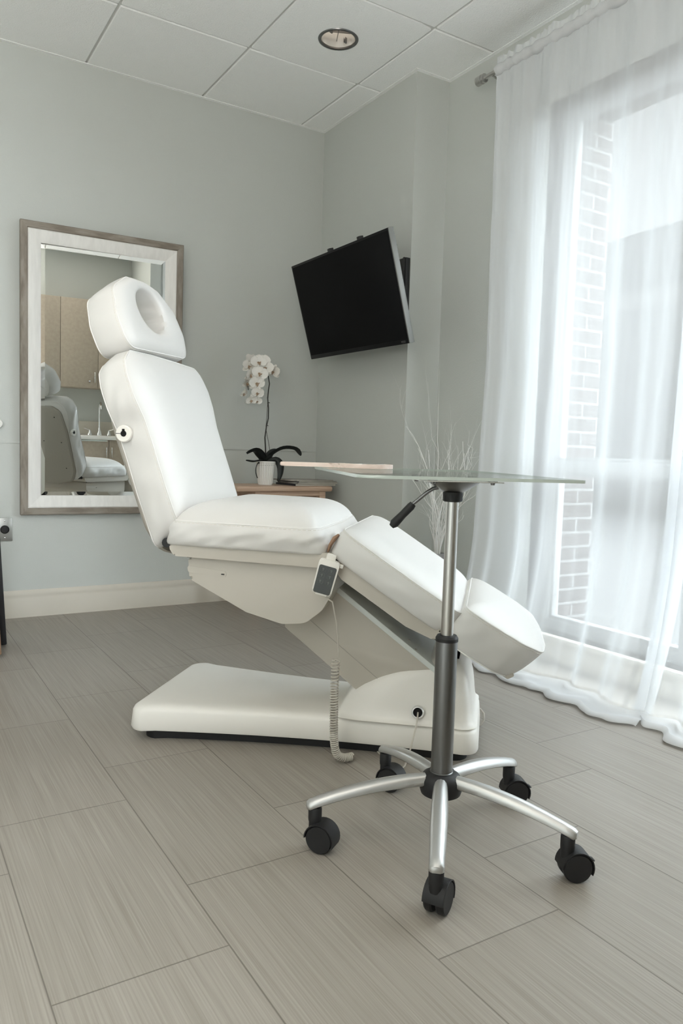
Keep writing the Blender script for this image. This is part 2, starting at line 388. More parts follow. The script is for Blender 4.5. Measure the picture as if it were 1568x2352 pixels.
# ------------------------------------------------------------------ window, outside
bm = bmesh.new()
FX0, FX1 = .285, .345
def bar(y0, y1, z0, z1, x0=FX0, x1=FX1, b=.004): box(bm, x0, x1, min(y0, y1), max(y0, y1), z0, z1, b, 2)
bar(WY0, WY0-.045, WZ0, WZ1); bar(WY1, WY1+.045, WZ0, WZ1); bar(WY0, WY1, WZ0, WZ0+.045); bar(WY0, WY1, WZ1-.045, WZ1)
for y in (-2.36,): bar(y-.03, y+.03, WZ0, WZ1, FX0-.012)
bar(WY0, WY1, .815, .872, FX0-.012)
for y0, y1 in ((WY0-.045, -2.33), (-2.39, WY1+.045)):      # sash beads round each light
    for z0, z1 in ((WZ0+.045, .815), (.872, WZ1-.045)):
        for a, b_ in ((y0, y0-.014), (y1+.014, y1)): bar(a, b_, z0, z1, FX0+.01, FX1-.01, .002)
        bar(y0, y1, z0, z0+.014, FX0+.01, FX1-.01, .002); bar(y0, y1, z1-.014, z1, FX0+.01, FX1-.01, .002)
wf = struct('window_1', bm, m_frame)
bm = bmesh.new(); box(bm, .318, .322, WY1+.05, WY0-.05, WZ0+.05, WZ1-.05); obj('pane', bm, m_pane, wf, 0)
bm = bmesh.new(); box(bm, WX-.03, FX0, WY1, WY0, WZ0-.022, WZ0, .004); struct('trim_4', bm, m_trim)       # stool
bm = bmesh.new(); box(bm, WX, FX0, WY0, WY0+.012, WZ0, WZ1); box(bm, WX, FX0, WY1-.012, WY1, WZ0, WZ1); box(bm, WX, FX0, WY1, WY0, WZ1, WZ1+.012)
struct('trim_5', bm, m_wall, 0)
bm = bmesh.new()
for y0, y1 in ((WY0, WY0+.9), (WY1-.6, WY1)): box(bm, WX+.15, .60, y0, y1, -.3, 3.3)
box(bm, WX+.15, .60, WY1, WY0, WZ1+.03, 3.3); box(bm, WX+.15, .60, WY1, WY0, -.3, WZ0-.03)
struct('wall_outside', bm, m_brick, 0)
bm = bmesh.new(); box(bm, .60, 60, -40, 50, -.4, -.3); struct('ground', bm, m_ground, 0)
# pale hall with a shallow arched roof across the yard
bd = thing('outside_building', 'pale hall with a shallow arched dark roof, seen hazily through the sheer curtain', 'building', (12, 3, -.3))
bm = bmesh.new(); box(bm, 0, 9, -9, 12, 0, 4.6); obj('hall_wall', bm, m_conc, bd, 0)
bm = bmesh.new(); box(bm, -.15, 0, -9, 12, 4.45, 4.85); obj('fascia', bm, m_outb, bd, 0)
bm = bmesh.new(); prof = [(-6+.6*k, 4.85+1.35*math.sin(PI*k/30)**.7) for k in range(31)]
a = [bm.verts.new((.1, y, z)) for y, z in prof]+[bm.verts.new((.1, 12, 4.6)), bm.verts.new((.1, -6, 4.6))]
b = [bm.verts.new((9, v.co.y, v.co.z)) for v in a]
bm.faces.new(a); bm.faces.new(b[::-1])
for k in range(len(a)): bm.faces.new((a[k], a[(k+1) % len(a)], b[(k+1) % len(a)], b[k]))
obj('arched_roof', bm, m_roof, bd, 30)
for y in (2.2, 4.9):
    bm = bmesh.new(); box(bm, -.03, .05, y, y+1.1, .9, 2.9, .01); obj('hall_window', bm, m_roof, bd, 0)

# ------------------------------------------------------------------ sheer curtains and rod
def curtain(name, ya, yb, seed, label, left_fold=False):
    rnd = random.Random(seed); root = thing(name, label, 'curtain', (0, 0, 0), 0, 'sheer curtain panels on the window rod')
    nu, ZT = int((ya-yb)/.007), 2.665
    zs = [ZT-.045*k/5 for k in range(6)]+[2.62-(2.62-.10)*k/60 for k in range(1, 61)]+[.10-.085*k/8 for k in range(1, 9)]
    ph = [rnd.uniform(0, 6.28) for _ in range(6)]; wl = [rnd.uniform(.20, .34), rnd.uniform(.11, .15), rnd.uniform(.45, .7)]
    def disp(y, z):
        t = (ZT-z)/ZT
        drift = .05*noise.noise(Vector((y*1.3+seed, z*.35, 0)))
        yy = y+drift*t
        a = .010*math.sin(2*PI*yy/wl[0]+ph[0]+.4*math.sin(yy*5))+.006*math.sin(2*PI*yy/wl[1]+ph[1])+.012*math.sin(2*PI*yy/wl[2]+ph[2])*t
        sharp = .020*max(0, noise.noise(Vector((yy*7, z*.25+seed, 3))))**1.0+.012*noise.noise(Vector((yy*16, z*.3, seed)))
        f = (.45+.95*t)
        return (a+sharp)*f+.004*noise.noise(Vector((y*45, z*8, 9)))*(1-t)
    def flare(y, z):
        t = max(0, (1.3-z)/1.3); base = .10-.07*t
        k = max(0, (.55-z)/.55); return base-.10*k**1.7*(1+.5*noise.noise(Vector((y*2.2, seed, 1))))
    bm = bmesh.new(); rows = []
    def point(y, z):
        x = flare(y, z)+disp(y, z)
        if z > 2.60: x = .10+disp(y, z)*1.0+.004*math.sin(y*190+3*math.sin(y*23))
        zz = z+(.006*math.sin(y*120+2*math.sin(y*31)) if z > 2.64 else 0)
        t = (ZT-z)/ZT
        y2 = y+(.03 if left_fold else .045)*t*(-1)*max(0, 1-(ya-y)/.5)
        return Vector((min(x, .19), y2, zz))
    for z in zs: rows.append([bm.verts.new(point(ya-(ya-yb)*i/nu, z)) for i in range(nu+1)])
    # puddle: the hem runs out over the floor
    last = [v.co.copy() for v in rows[-1]]
    for k in range(1, 11):
        s = k/10; row = []
        for i, p in enumerate(last):
            y = p.y; ln = (.155+.055*noise.noise(Vector((y*2.6, seed, 4)))+.022*noise.noise(Vector((y*9, seed, 2))))*min(1, .25+(i/nu)*4)
            zz = .010+.018*max(0, noise.noise(Vector((y*8, s*3, seed+5))))*math.sin(PI*s)+.006*(1-s)
            row.append(bm.verts.new(Vector((p.x-ln*s+.010*noise.noise(Vector((y*14, s*4, 7))), y-.035*s+.02*noise.noise(Vector((y*6, s*2, seed))), max(.004, zz)))))
        rows.append(row)
    for r_ in range(len(rows)-1):
        for i in range(nu): bm.faces.new((rows[r_][i], rows[r_][i+1], rows[r_+1][i+1], rows[r_+1][i]))
    lo = [v.co.copy() for v in rows[-1]]; lo2 = [v.co.copy() for v in rows[-3]]; ed = [r[0].co.copy() for r in rows]
    obj('panel', bm, m_sheer, root, 180)
    bm = bmesh.new()    # hem band, a doubled strip
    A = [bm.verts.new(p+Vector((0, 0, .003))) for p in lo]; B = [bm.verts.new(p+Vector((0, 0, .003))) for p in lo2]
    A2 = [bm.verts.new(p+Vector((-.004, 0, -.003))) for p in lo]
    for i in range(nu): bm.faces.new((A[i], A[i+1], B[i+1], B[i])); bm.faces.new((A2[i], A2[i+1], A[i+1], A[i]))
    obj('hem', bm, m_hem, root, 180)
    bm = bmesh.new()    # rod pocket, gathered round the rod
    n = nu//2
    R_ = []
    for i in range(n+1):
        y = ya-(ya-yb)*i/n; s = .020+.0035*math.sin(y*95+2*math.sin(y*17))+.003*noise.noise(Vector((y*60, 0, seed)))
        R_.append([bm.verts.new(Vector((.10+s*math.cos(q), y+.004*math.sin(q*3+y*60), 2.612+s*1.15*math.sin(q)))) for q in [2*PI*k/14 for k in range(14)]])
    for i in range(n):
        for k in range(14): bm.faces.new((R_[i][k], R_[i][(k+1) % 14], R_[i+1][(k+1) % 14], R_[i+1][k]))
    obj('rod_pocket', bm, m_hem, root, 180)
    bm = bmesh.new()    # side hem
    A = [bm.verts.new(p+Vector((.001, 0, 0))) for p in ed]; B = [bm.verts.new(p+Vector((.003, -.028, 0))) for p in ed]
    for i in range(len(ed)-1): bm.faces.new((A[i], A[i+1], B[i+1], B[i]))
    obj('side_hem', bm, m_sheer, root, 180)
curtain('sheer_curtain', -1.37, -2.47, 3, 'white sheer curtain panel nearest the wall corner, hem pooling beside the foot of the chair')
curtain('sheer_curtain.001', -2.36, -3.50, 11, 'white sheer curtain panel at the right edge, overlapping the other, hem pooling on floor', True)
rod = thing('curtain_rod', 'brushed metal curtain rod with cylindrical end cap above the window', 'curtain rod', (.10, -1.30, 2.612))
bm = bmesh.new(); tube(bm, [(0, .02, 0), (0, -2.26, 0)], .0095, 16); obj('rod', bm, m_steel, rod)
bm = bmesh.new(); lathe(bm, [(.014, 0), (.020, .003), (.020, .014), (.017, .016), (.017, .019), (.021, .021), (.021, .052), (.016, .056)], 24, mtx=Matrix.Rotation(-PI/2, 4, 'X')); obj('end_cap', bm, m_steel, rod, loc=(0, .005, 0))
for y in (-.045, -1.06, -2.22):
    bm = bmesh.new(); tube(bm, [(0, y, -.011), (.02, y, -.016), (.104, y, -.016)], .005, 8); box(bm, .098, .1055, y-.012, y+.012, -.045, .02, .002); obj('bracket', bm, m_steel, rod)

# ------------------------------------------------------------------ recessed downlights
def downlight(x, y, label):
    r = thing('recessed_downlight', label, 'ceiling light', (x, y, H-.006), .35, 'recessed downlights in the ceiling tiles')
    bm = bmesh.new(); lathe(bm, [(.078, .004), (.078, -.003), (.084, -.006), (.091, -.004), (.093, .0)], 48, caps=False); obj('trim_ring', bm, m_gun, r)
    bm = bmesh.new(); lathe(bm, [(.079, .0), (.072, .035), (.060, .08), (.052, .10)], 48, caps=False)
    ro = obj('reflector', bm, m_refl, r)
    bm = bmesh.new(); lathe(bm, [(.053, .099), (.001, .1)], 48, caps=False); obj('lamp_lens', bm, m_bulb, ro)
    for a in (PI/4, -PI/4):
        bm = bmesh.new(); box(bm, -.074, .074, -.001, .001, .028, .040, mtx=Matrix.Rotation(a, 4, 'Z')); obj('baffle', bm, m_gun, r)
    for s in (-1, 1):
        bm = bmesh.new(); box(bm, s*.052-.008, s*.052+.008, -.004, .004, .006, .03, .001); obj('spring_clip', bm, m_gun, r)
    ld = bpy.data.lights.new('downlight_lamp', 'AREA'); ld.shape = 'DISK'; ld.size = .10; ld.energy = LAMP; ld.color = (1, .80, .60)
    lo = bpy.data.objects.new('downlight_lamp', ld); C.objects.link(lo); lo.parent = r; lo.location = (0, 0, -.012)
    lo.location = (0, 0, .075)
    return r
LBL = ['round recessed downlight with grey ring in the ceiling tile near the corner', 'added fill downlight, round and recessed, above the window end of the room, out of frame',
       'added fill downlight, round and recessed, above the mirror wall at far left, out of frame', 'added fill downlight, round and recessed, behind the camera, out of frame']
for (x, y), l in zip(LAMPS, LBL): downlight(x, y, l)  # only the corner downlight is in view; the rest are added fill lamps

# two fluorescent ceiling panels near the sink, above and behind the camera
def troffer(x, y, label):
    r = thing('ceiling_light_panel', label, 'ceiling light', (x, y, H-.007), 0, 'fluorescent panels in the ceiling by the sink')
    bm = bmesh.new()
    for a in ((-.30, .30, -.61, -.585), (-.30, .30, .585, .61), (-.30, -.275, -.585, .585), (.275, .30, -.585, .585)): box(bm, *a, -.006, .0)
    obj('housing', bm, m_grid, r, 0)
    bm = bmesh.new(); box(bm, -.275, .275, -.585, .585, -.002, .0); obj('diffuser', bm, m_diff, r, 0)
    ld = bpy.data.lights.new('panel_lamp', 'AREA'); ld.shape = 'RECTANGLE'; ld.size = .54; ld.size_y = 1.16; ld.energy = PANEL; ld.color = (1, .93, .84)
    lo = bpy.data.objects.new('panel_lamp', ld); C.objects.link(lo); lo.parent = r; lo.location = (0, 0, -.010)
troffer(-.98, -3.70, 'fluorescent ceiling panel above the counter, near the right wall')
troffer(-2.82, -3.10, 'fluorescent ceiling panel above the entrance side of the room, out of frame')

# ------------------------------------------------------------------ wall mirror
MX0, MX1, MZ0, MZ1 = -1.696, -.890, .521, 1.951
mr = thing('wall_mirror', 'tall wall mirror in a weathered wood and whitewashed frame behind the chair', 'mirror', ((MX0+MX1)/2, -.0195, MZ0))
mr.rotation_euler = (math.radians(.9), 0, math.radians(-2.4))
hw, hh = (MX1-MX0)/2, MZ1-MZ0
def mitre(a0, a1, prof, m, mh, nm):
    """four mitred rails; prof = [(inset, depth)...] from outside to inside"""
    for side in range(4):
        bm = bmesh.new(); loops = []
        cs = [(-hw, 0), (hw, 0), (hw, hh), (-hw, hh)]
        p, q = cs[side], cs[(side+1) % 4]
        sg = [(1, 1), (-1, 1), (-1, -1), (1, -1)]
        A = [bm.verts.new(Vector((p[0]+sg[side][0]*i, -d, p[1]+sg[side][1]*i))) for i, d in prof]
        B = [bm.verts.new(Vector((q[0]+sg[(side+1) % 4][0]*i, -d, q[1]+sg[(side+1) % 4][1]*i))) for i, d in prof]
        n = len(prof)
        for k in range(n): bm.faces.new((A[k], A[(k+1) % n], B[(k+1) % n], B[k]))
        bm.faces.new(A[::-1]); bm.faces.new(B)
        obj(nm, bm, mh if side % 2 == 0 else m, mr, 30)
mitre(0, 0, [(0, .0), (.0, .030), (.004, .034), (.030, .034), (.034, .030), (.034, .0)], m_frameo, m_frameoh, 'outer_frame')
mitre(0, 0, [(.0345, .0), (.0345, .028), (.040, .031), (.065, .026), (.090, .019), (.096, .0155), (.096, .0)], m_framei, m_framei, 'inner_frame')
bm = bmesh.new()
i0, i1 = .094, .116
o_ = [(-hw+i0, i0), (hw-i0, i0), (hw-i0, hh-i0), (-hw+i0, hh-i0)]; n_ = [(-hw+i1, i1), (hw-i1, i1), (hw-i1, hh-i1), (-hw+i1, hh-i1)]
loft(bm, [[(x, -.004, z) for x, z in o_], [(x, -.0085, z) for x, z in o_], [(x, -.0097, z) for x, z in n_]], True, True)
mg_ = obj('mirror_glass', bm, m_mirror, mr, 0); mg_.location = (0, -.0035, 0); mg_.rotation_euler = (0, 0, math.radians(-1.0))

# ------------------------------------------------------------------ outlet, round knob, leaning board on the left
ou = thing('wall_outlet', 'steel wall plate with one round black socket below the mirror, left edge', 'outlet', (-1.766, -.0005, .448))
bm = bmesh.new(); box(bm, -.036, .036, -.005, 0, -.058, .058, .002); obj('plate', bm, m_plate, ou)
bm = bmesh.new(); lathe(bm, [(.021, 0), (.021, .007), (.018, .009), (.016, .005)], 32, mtx=Matrix.Rotation(PI/2, 4, 'X')); obj('socket', bm, m_black, ou, loc=(0, -.003, 0))
for z in (-.042, .042):
    bm = bmesh.new(); lathe(bm, [(.003, 0), (.003, .002), (.0015, .003)], 12, mtx=Matrix.Rotation(PI/2, 4, 'X')); obj('screw', bm, m_chrome, ou, loc=(0, -.005, z))
kn = thing('wall_hook', 'round white peg on the wall just above the thin rail at the left edge', 'wall hook', (-1.798, -.0005, .969))
bm = bmesh.new(); lathe(bm, [(.013, 0), (.013, .012), (.022, .018), (.024, .026), (.020, .034), (.008, .037)], 28, mtx=Matrix.Rotation(PI/2, 4, 'X')); obj('knob_head', bm, m_count, kn)
bm = bmesh.new(); lathe(bm, [(.026, 0), (.026, .003), (.02, .004)], 28, mtx=Matrix.Rotation(PI/2, 4, 'X')); obj('back_plate', bm, m_plate, kn)
bo = thing('leaning_board', 'brown board with a thick black edge standing at the left edge of the picture', 'board', (-1.868, -.62, 0))
bo.rotation_euler = (math.radians(0), math.radians(-3.0), math.radians(-6))
bm = bmesh.new(); box(bm, -.02, .0, -.13, .11, .012, .34, .004); box(bm, -.30, -.02, -.125, -.10, .012, .60, .003); obj('panel', bm, m_card, bo)
bm = bmesh.new(); box(bm, .001, .026, .06, .13, .004, .62, .005); obj('black_edge', bm, m_black, bo)

# ------------------------------------------------------------------ television on its arm
TVC = Vector((-.258, -.707, 1.646)); yaw, pit = -.022, .283
tn = Vector((-math.cos(yaw)*math.cos(pit), -math.sin(yaw)*math.cos(pit), -math.sin(pit)))
tr_ = tn.cross(Vector((0, 0, 1))).normalized(); tr_ = -tr_ if tr_.y > 0 else tr_
tu = tr_.cross(tn); tu = -tu if tu.z < 0 else tu
rl = -.011
a_ = tr_*math.cos(rl)+tu*math.sin(rl); b_ = -tr_*math.sin(rl)+tu*math.cos(rl)
tv = thing('television', 'black flat television tilted down on a wall arm in the corner', 'television')
# local axes: x = along width (towards window), y = into the room (screen normal), z = up
tv.matrix_world = Matrix(((a_.x, tn.x, b_.x, TVC.x), (a_.y, tn.y, b_.y, TVC.y), (a_.z, tn.z, b_.z, TVC.z), (0, 0, 0, 1)))
TW, TH = .96, .518
bm = bmesh.new(); box(bm, -TW/2, TW/2, -.022, .0, -TH/2, TH/2, .003); obj('bezel', bm, m_bez, tv)
bm = bmesh.new(); box(bm, -TW/2+.012, TW/2-.012, .0, .0012, -TH/2+.022, TH/2-.012); obj('screen', bm, m_screen, tv, 0)
bm = bmesh.new(); box(bm, TW/2-.003, TW/2+.004, -.027, .002, -TH/2, TH/2, .002); obj('side_trim', bm, m_trimtv, tv)['label'] = 'silver edge strip'
bm = bmesh.new(); box(bm, -.36, .36, -.055, -.022, -.20, .16, .012, 3); obj('back_housing', bm, m_black, tv)
for x in (-.13, .16):
    bm = bmesh.new(); box(bm, x-.014, x+.014, -.068, -.045, -TH/2+.05, TH/2+.022, .002); obj('mount_rail', bm, m_black, tv)
bm = bmesh.new(); tube(bm, [(.30, -.040, .185), (.43, -.055, .185)], .014, 12); obj('tilt_knob', bm, m_black, tv)
def text(s, size, m, parent, mtx, name, ext=.0004):
    cu = bpy.data.curves.new(name, 'FONT'); cu.body = s; cu.size = size; cu.extrude = ext; cu.align_x = 'CENTER'
    t = bpy.data.objects.new(name, cu); C.objects.link(t); dg = bpy.context.evaluated_depsgraph_get()
    me = bpy.data.meshes.new_from_object(t.evaluated_get(dg)); bpy.data.objects.remove(t); me.materials.append(m)
    o = bpy.data.objects.new(name, me); C.objects.link(o); o.parent = parent; o.matrix_local = mtx; return o
m_logo = mat('logo_grey', (.12, .12, .12), .4)
text('VIZIO', .014, m_logo, tv, Matrix.Translation((TW/2-.045, .0012, -TH/2+.006)) @ Matrix(((1, 0, 0, 0), (0, 0, 1, 0), (0, 1, 0, 0), (0, 0, 0, 1))), 'logo_lettering')
wb = thing('tv_wall_bracket', 'black wall plate and folding arm behind the television', 'tv mount', (0, -.80, 1.66))
bm = bmesh.new(); box(bm, -.028, 0, -.103, -.02, -.205, .205, .003); box(bm, -.036, -.028, -.098, -.088, -.205, .205, .001); obj('wall_plate', bm, m_black, wb)
bm = bmesh.new(); box(bm, -.23, -.02, .10, .15, -.06, .04, .006); obj('arm', bm, m_black, wb)
bm = bmesh.new(); lathe(bm, [(.012, 0), (.012, .006), (.009, .008)], 18, mtx=Matrix.Rotation(-PI/2, 4, 'Y')); obj('plate_knob', bm, m_steel, wb, loc=(-.036, -.075, -.10))
bm = bmesh.new(); tube(bm, [(-.20, .0, .06), (-.14, -.05, .04), (-.075, -.10, -.005), (-.05, -.118, -.035), (-.055, -.11, -.055), (-.10, -.06, -.05), (-.18, .0, -.03)], .004, 8); obj('cable_loop', bm, m_black, wb)

# ------------------------------------------------------------------ side table, magazines
st = thing('side_table', 'low pale wooden side table in the corner behind the chair seat', 'side table', (-.39, -.225, 0))
ZT = .685
bm = bmesh.new(); box(bm, -.30, .29, -.155, .155, ZT-.030, ZT, .010, 3); obj('tabletop', bm, m_wood, st)
for sx in (-.165, .235):
    for sy in (-.115, .115):
        bm = bmesh.new(); box(bm, sx-.02, sx+.02, sy-.02, sy+.02, 0, ZT-.030, .003); obj('leg', bm, m_wood, st)
for y in (-.125, .125):
    bm = bmesh.new(); box(bm, -.15, .22, y-.009, y+.009, ZT-.055, ZT-.030, .002); obj('apron', bm, m_wood, st)
for x in (-.165, .235):
    bm = bmesh.new(); box(bm, x-.009, x+.009, -.095, .095, ZT-.085, ZT-.030, .002); obj('side_apron', bm, m_wood, st)
mz = ZT
specs = [(-.03, 'thin dark magazine at the bottom of the stack on the side table', m_paperd, .011, .20, .0), (.0, 'pale magazine second in the stack beside the orchid pot', m_paper, .009, .12, .012),
         (.05, 'grey magazine second from the top of the stack on the side table', m_paperd, .006, .22, .006), (.10, 'printed magazine topmost of the stack on the side table', m_paper, .006, .10, -.015)]
for rz, lb, mm, th_, da, dx in specs:
    mg = thing('magazine', lb, 'magazine', (-.195+dx, -.235, mz), .10+rz, 'magazines stacked on the side table')
    bm = bmesh.new(); box(bm, -.135, .135, -.103, .103, .0008, th_-.0008); obj('pages', bm, m_paperw, mg, 0)
    bm = bmesh.new(); box(bm, -.138, .137, -.105, .105, th_-.0008, th_); box(bm, -.138, .137, -.105, .105, 0, .0008); box(bm, -.138, -.136, -.105, .105, .0008, th_-.0008); obj('cover', bm, mm, mg, 0)
    mz += th_+.0002

# ------------------------------------------------------------------ orchid
oc = thing('potted_orchid', 'white moth orchid with dark leaves in a fluted white pot on the side table', 'orchid', (-.455, -.235, ZT))
bm = bmesh.new(); rings = []; n = 192
prof = [(.030, .0), (.0315, .003), (.0315, .006)]
for k in range(17): prof.append((.0325+.0095*k/16, .008+.100*k/16))
prof += [(.0435, .112), (.0440, .116), (.0420, .118), (.0405, .114), (.0385, .10)]
for r, z in prof:
    fl_ = .0026 if .007 < z < .110 and r > .0315 and not (r == .0385) else 0
    rings.append([((r-fl_*abs(math.sin(26*2*PI*k/n/2)))*math.cos(2*PI*k/n), (r-fl_*abs(math.sin(26*2*PI*k/n/2)))*math.sin(2*PI*k/n), z) for k in range(n)])
loft(bm, rings); obj('pot', bm, m_pot, oc, 60)
bm = bmesh.new(); lathe(bm, [(.040, .098), (.030, .107), (.010, .110)], 24); obj('bark', bm, m_soil, oc)
def leaf(ctrl, wid, yawn):
    bm = bmesh.new(); P = [Vector(c) for c in ctrl]; n = 16; L_ = []
    def cr(t):
        s = t*(len(P)-1); i = min(int(s), len(P)-2); u = s-i
        p0 = P[max(0, i-1)]; p1 = P[i]; p2 = P[i+1]; p3 = P[min(len(P)-1, i+2)]
        return .5*((2*p1)+(-p0+p2)*u+(2*p0-5*p1+4*p2-p3)*u*u+(-p0+3*p1-3*p2+p3)*u**3)
    rows = []
    for i in range(n+1):
        t = i/n; p = cr(t); q = cr(min(1, t+.02))-cr(max(0, t-.02)); q.normalize()
        side = q.cross(Vector(yawn)).normalized(); nn = side.cross(q).normalized()
        w_ = wid*(math.sin(PI*min(1, (t*.88+.10))))**.65*(1 if t < .98 else .5)
        rows.append([bm.verts.new(p+side*w_*s+nn*(abs(s)**1.5*wid*.45)) for s in (-1, -.66, -.33, 0, .33, .66, 1)])
    low = []
    for i in range(n):
        for k in range(6): bm.faces.new((rows[i][k], rows[i][k+1], rows[i+1][k+1], rows[i+1][k]))
    bmesh.ops.solidify(bm, geom=bm.faces[:], thickness=.0016)
    obj('leaf', bm, m_leaf, oc, 80)
leaf([(0, 0, .105), (.03, -.01, .150), (.075, -.02, .180), (.125, -.035, .178), (.150, -.04, .148)], .020, (0, .5, 1))
leaf([(0, 0, .105), (-.025, -.005, .140), (-.055, -.01, .165), (-.095, -.015, .150)], .022, (0, .6, 1))
leaf([(0, 0, .11), (.010, -.01, .135), (.025, -.015, .160), (.050, -.02, .172)], .020, (0, .8, .4))
leaf([(0, 0, .105), (-.035, -.02, .118), (-.075, -.03, .112), (-.110, -.035, .118)], .014, (0, .3, 1))
leaf([(.005, -.01, .108), (.032, -.030, .124), (.050, -.046, .104), (.050, -.052, .060), (.040, -.054, .018)], .018, (0, 1, .25))
leaf([(-.01, -.01, .108), (-.045, -.02, .105), (-.058, -.028, .070), (-.050, -.03, .035)], .008, (-1, .5, .3))
stem_pts = [(0, 0, .10), (-.002, 0, .18), (-.006, 0, .235), (.000, 0, .29), (.008, 0, .33), (.008, 0, .38), (.003, 0, .43), (.006, 0, .47), (.010, 0, .50), (.004, 0, .535), (-.006, -.004, .555), (-.03, -.01, .578), (-.065, -.014, .580), (-.095, -.016, .555), (-.105, -.018, .51), (-.098, -.020, .46)]
bm = bmesh.new(); tube(bm, [Vector(p) for p in stem_pts], [.0032-.0014*i/15 for i in range(16)], 8); obj('flower_stem', bm, m_stem, oc)
bm = bmesh.new(); tube(bm, [(.028, -.004, .10), (.012, -.004, .20), (-.004, -.003, .28), (.000, -.003, .36), (.006, -.003, .48)], .0011, 6)
for z, x in ((.292, .0), (.405, .005)): tube(bm, [(x-.005, -.003, z), (x+.003, -.004, z+.003), (x+.007, -.003, z+.001)], .0018, 6)
obj('support_stick', bm, m_stem, oc)
oc.scale = (1.28, 1.28, 1.12)
def flower(cx, cy, cz, sc_, ax, az, roll=0):
    fm = Matrix.Translation((cx, cy, cz)) @ Matrix.Rotation(az, 4, 'Z') @ Matrix.Rotation(ax, 4, 'X') @ Matrix.Rotation(roll, 4, 'Y')
    bm = bmesh.new()
    def petal(ang, ln, wd, curl, off=0):
        nl, nw = 8, 6; rows = []
        for i in range(nl+1):
            t = i/nl; wv = wd*math.sin(PI*min(1, t*.86+.10))**.55
            rows.append([bm.verts.new(Matrix.Rotation(ang, 4, 'Y') @ Vector((wv*s, -.004+off-curl*t*t+.006*abs(s)**2*math.sin(PI*t)*-1+.0015*math.sin(s*5+t*7), ln*t))) for s in [-1+2*k/nw for k in range(nw+1)]])
        for i in range(nl):
            for k in range(nw): bm.faces.new((rows[i][k], rows[i][k+1], rows[i+1][k+1], rows[i+1][k]))
    for a in (0, 2.25, -2.25): petal(a, .036, .0135, -.004, .003)
    for a in (1.30, -1.30): petal(a, .037, .025, .004, .0)
    for v in bm.verts: v.co = fm @ (v.co*sc_)
    f_ = obj('flower', bm, m_petal, oc, 180)
    bm = bmesh.new()
    bmesh.ops.create_uvsphere(bm, u_segments=10, v_segments=6, radius=.0045, matrix=Matrix.Translation((0, -.008, -.002)))
    tube(bm, [(0, -.006, -.004), (0, -.012, -.010), (0, -.010, -.017)], [.004, .0045, .0015], 8)
    for s in (-1, 1): tube(bm, [(0, -.006, -.004), (s*.006, -.011, -.004), (s*.0075, -.014, .001)], [.002, .003, .0012], 6)
    for v in bm.verts: v.co = fm @ (v.co*sc_)
    obj('lip', bm, m_lip, f_)
FL = [(-.105, -.024, .572, 1.0, -.15, .35, .1), (-.068, -.044, .592, 1.0, -.2, .0, -.2), (-.026, -.030, .572, 1.0, -.1, -.55, .2), (.022, -.020, .560, .95, .1, -1.1, .3), (-.100, -.036, .532, .95, .2, .5, 0),
      (-.064, -.052, .540, 1.0, .0, -.1, .25), (-.036, -.020, .606, .95, -.4, -.2, 0), (-.084, -.010, .606, .9, -.4, .3, 0), (-.078, -.050, .494, 1.05, .1, .15, -.1), (-.112, -.022, .492, .9, .1, .8, .3), (-.074, -.052, .448, .85, .3, .1, .2), (-.098, -.044, .412, .75, .5, .2, -.1), (-.124, -.026, .442, .6, .4, .6, .1), (-.064, -.034, .410, .6, .4, -.2, .1)]
for f in FL: flower(*f)

# ------------------------------------------------------------------ white branches in a floor vase
br = thing('branch_arrangement', 'bare white twig branches in a tall floor vase by the window corner', 'branches', (.062, -1.13, 0))
bm = bmesh.new(); lathe(bm, [(.045, 0), (.052, .01), (.060, .12), (.055, .22), (.038, .31), (.036, .37), (.042, .395), (.039, .395), (.033, .37), (.034, .27)], 32); obj('vase', bm, m_vase, br)
rnd = random.Random(5)
def twig(bm, p, d, ln, r, depth):
    pts = [p.copy()]; dd = d.copy(); n = 12; rs = [r]
    curl = Vector((rnd.uniform(-1, 1), rnd.uniform(-1, 1), 0))*.07
    for k in range(n):
        dd = (dd+curl+Vector((rnd.uniform(-.15, .15), rnd.uniform(-.15, .15), .03))).normalized()
        pts.append(pts[-1]+dd*ln/n); rs.append(r*(1-.75*(k+1)/n))
    for q in pts:
        q.x = min(q.x, .125)
        if q.z > .05 and q.y > .19: q.y = .19
        if q.y < -.20: q.y = -.20-.06*(1-math.exp((q.y+.20)*4)) if q.x < -.16 else -.20-.02*(1-math.exp((q.y+.20)*6))
        if q.x > .0 and q.y < -.19: q.x = .0
    tube(bm, pts, rs, 5)
    if depth > 0:
        for k in range(2, n, 2 if depth > 1 else 3):
            if rnd.random() < .9:
                s = Vector((rnd.uniform(-1, 1), rnd.uniform(-1, 1), rnd.uniform(.2, .9))).normalized()
                twig(bm, pts[k], (dd*.9+s*.55).normalized(), ln*rnd.uniform(.28, .5), rs[k]*.6, depth-1)
stems = [(-.04, -.02, .84, 0), (-.10, .03, .60, 0), (.02, -.22, .66, 0), (-.07, .10, .55, 0), (.03, -.06, .70, 0), (-.12, -.10, .52, 0), (.0, .06, .50, 0), (-.05, -.34, .56, 0), (.02, .02, .62, 0), (-.06, -.16, .60, 0), (.0, -.12, .50, 0)]
for i, (dx, dy, ln, _) in enumerate(stems):
    bm = bmesh.new(); twig(bm, Vector((dx*.05, dy*.05, .36)), Vector((dx, dy, 1)).normalized(), ln, .0040, 2); obj('branch', bm, m_twig, br, 60)

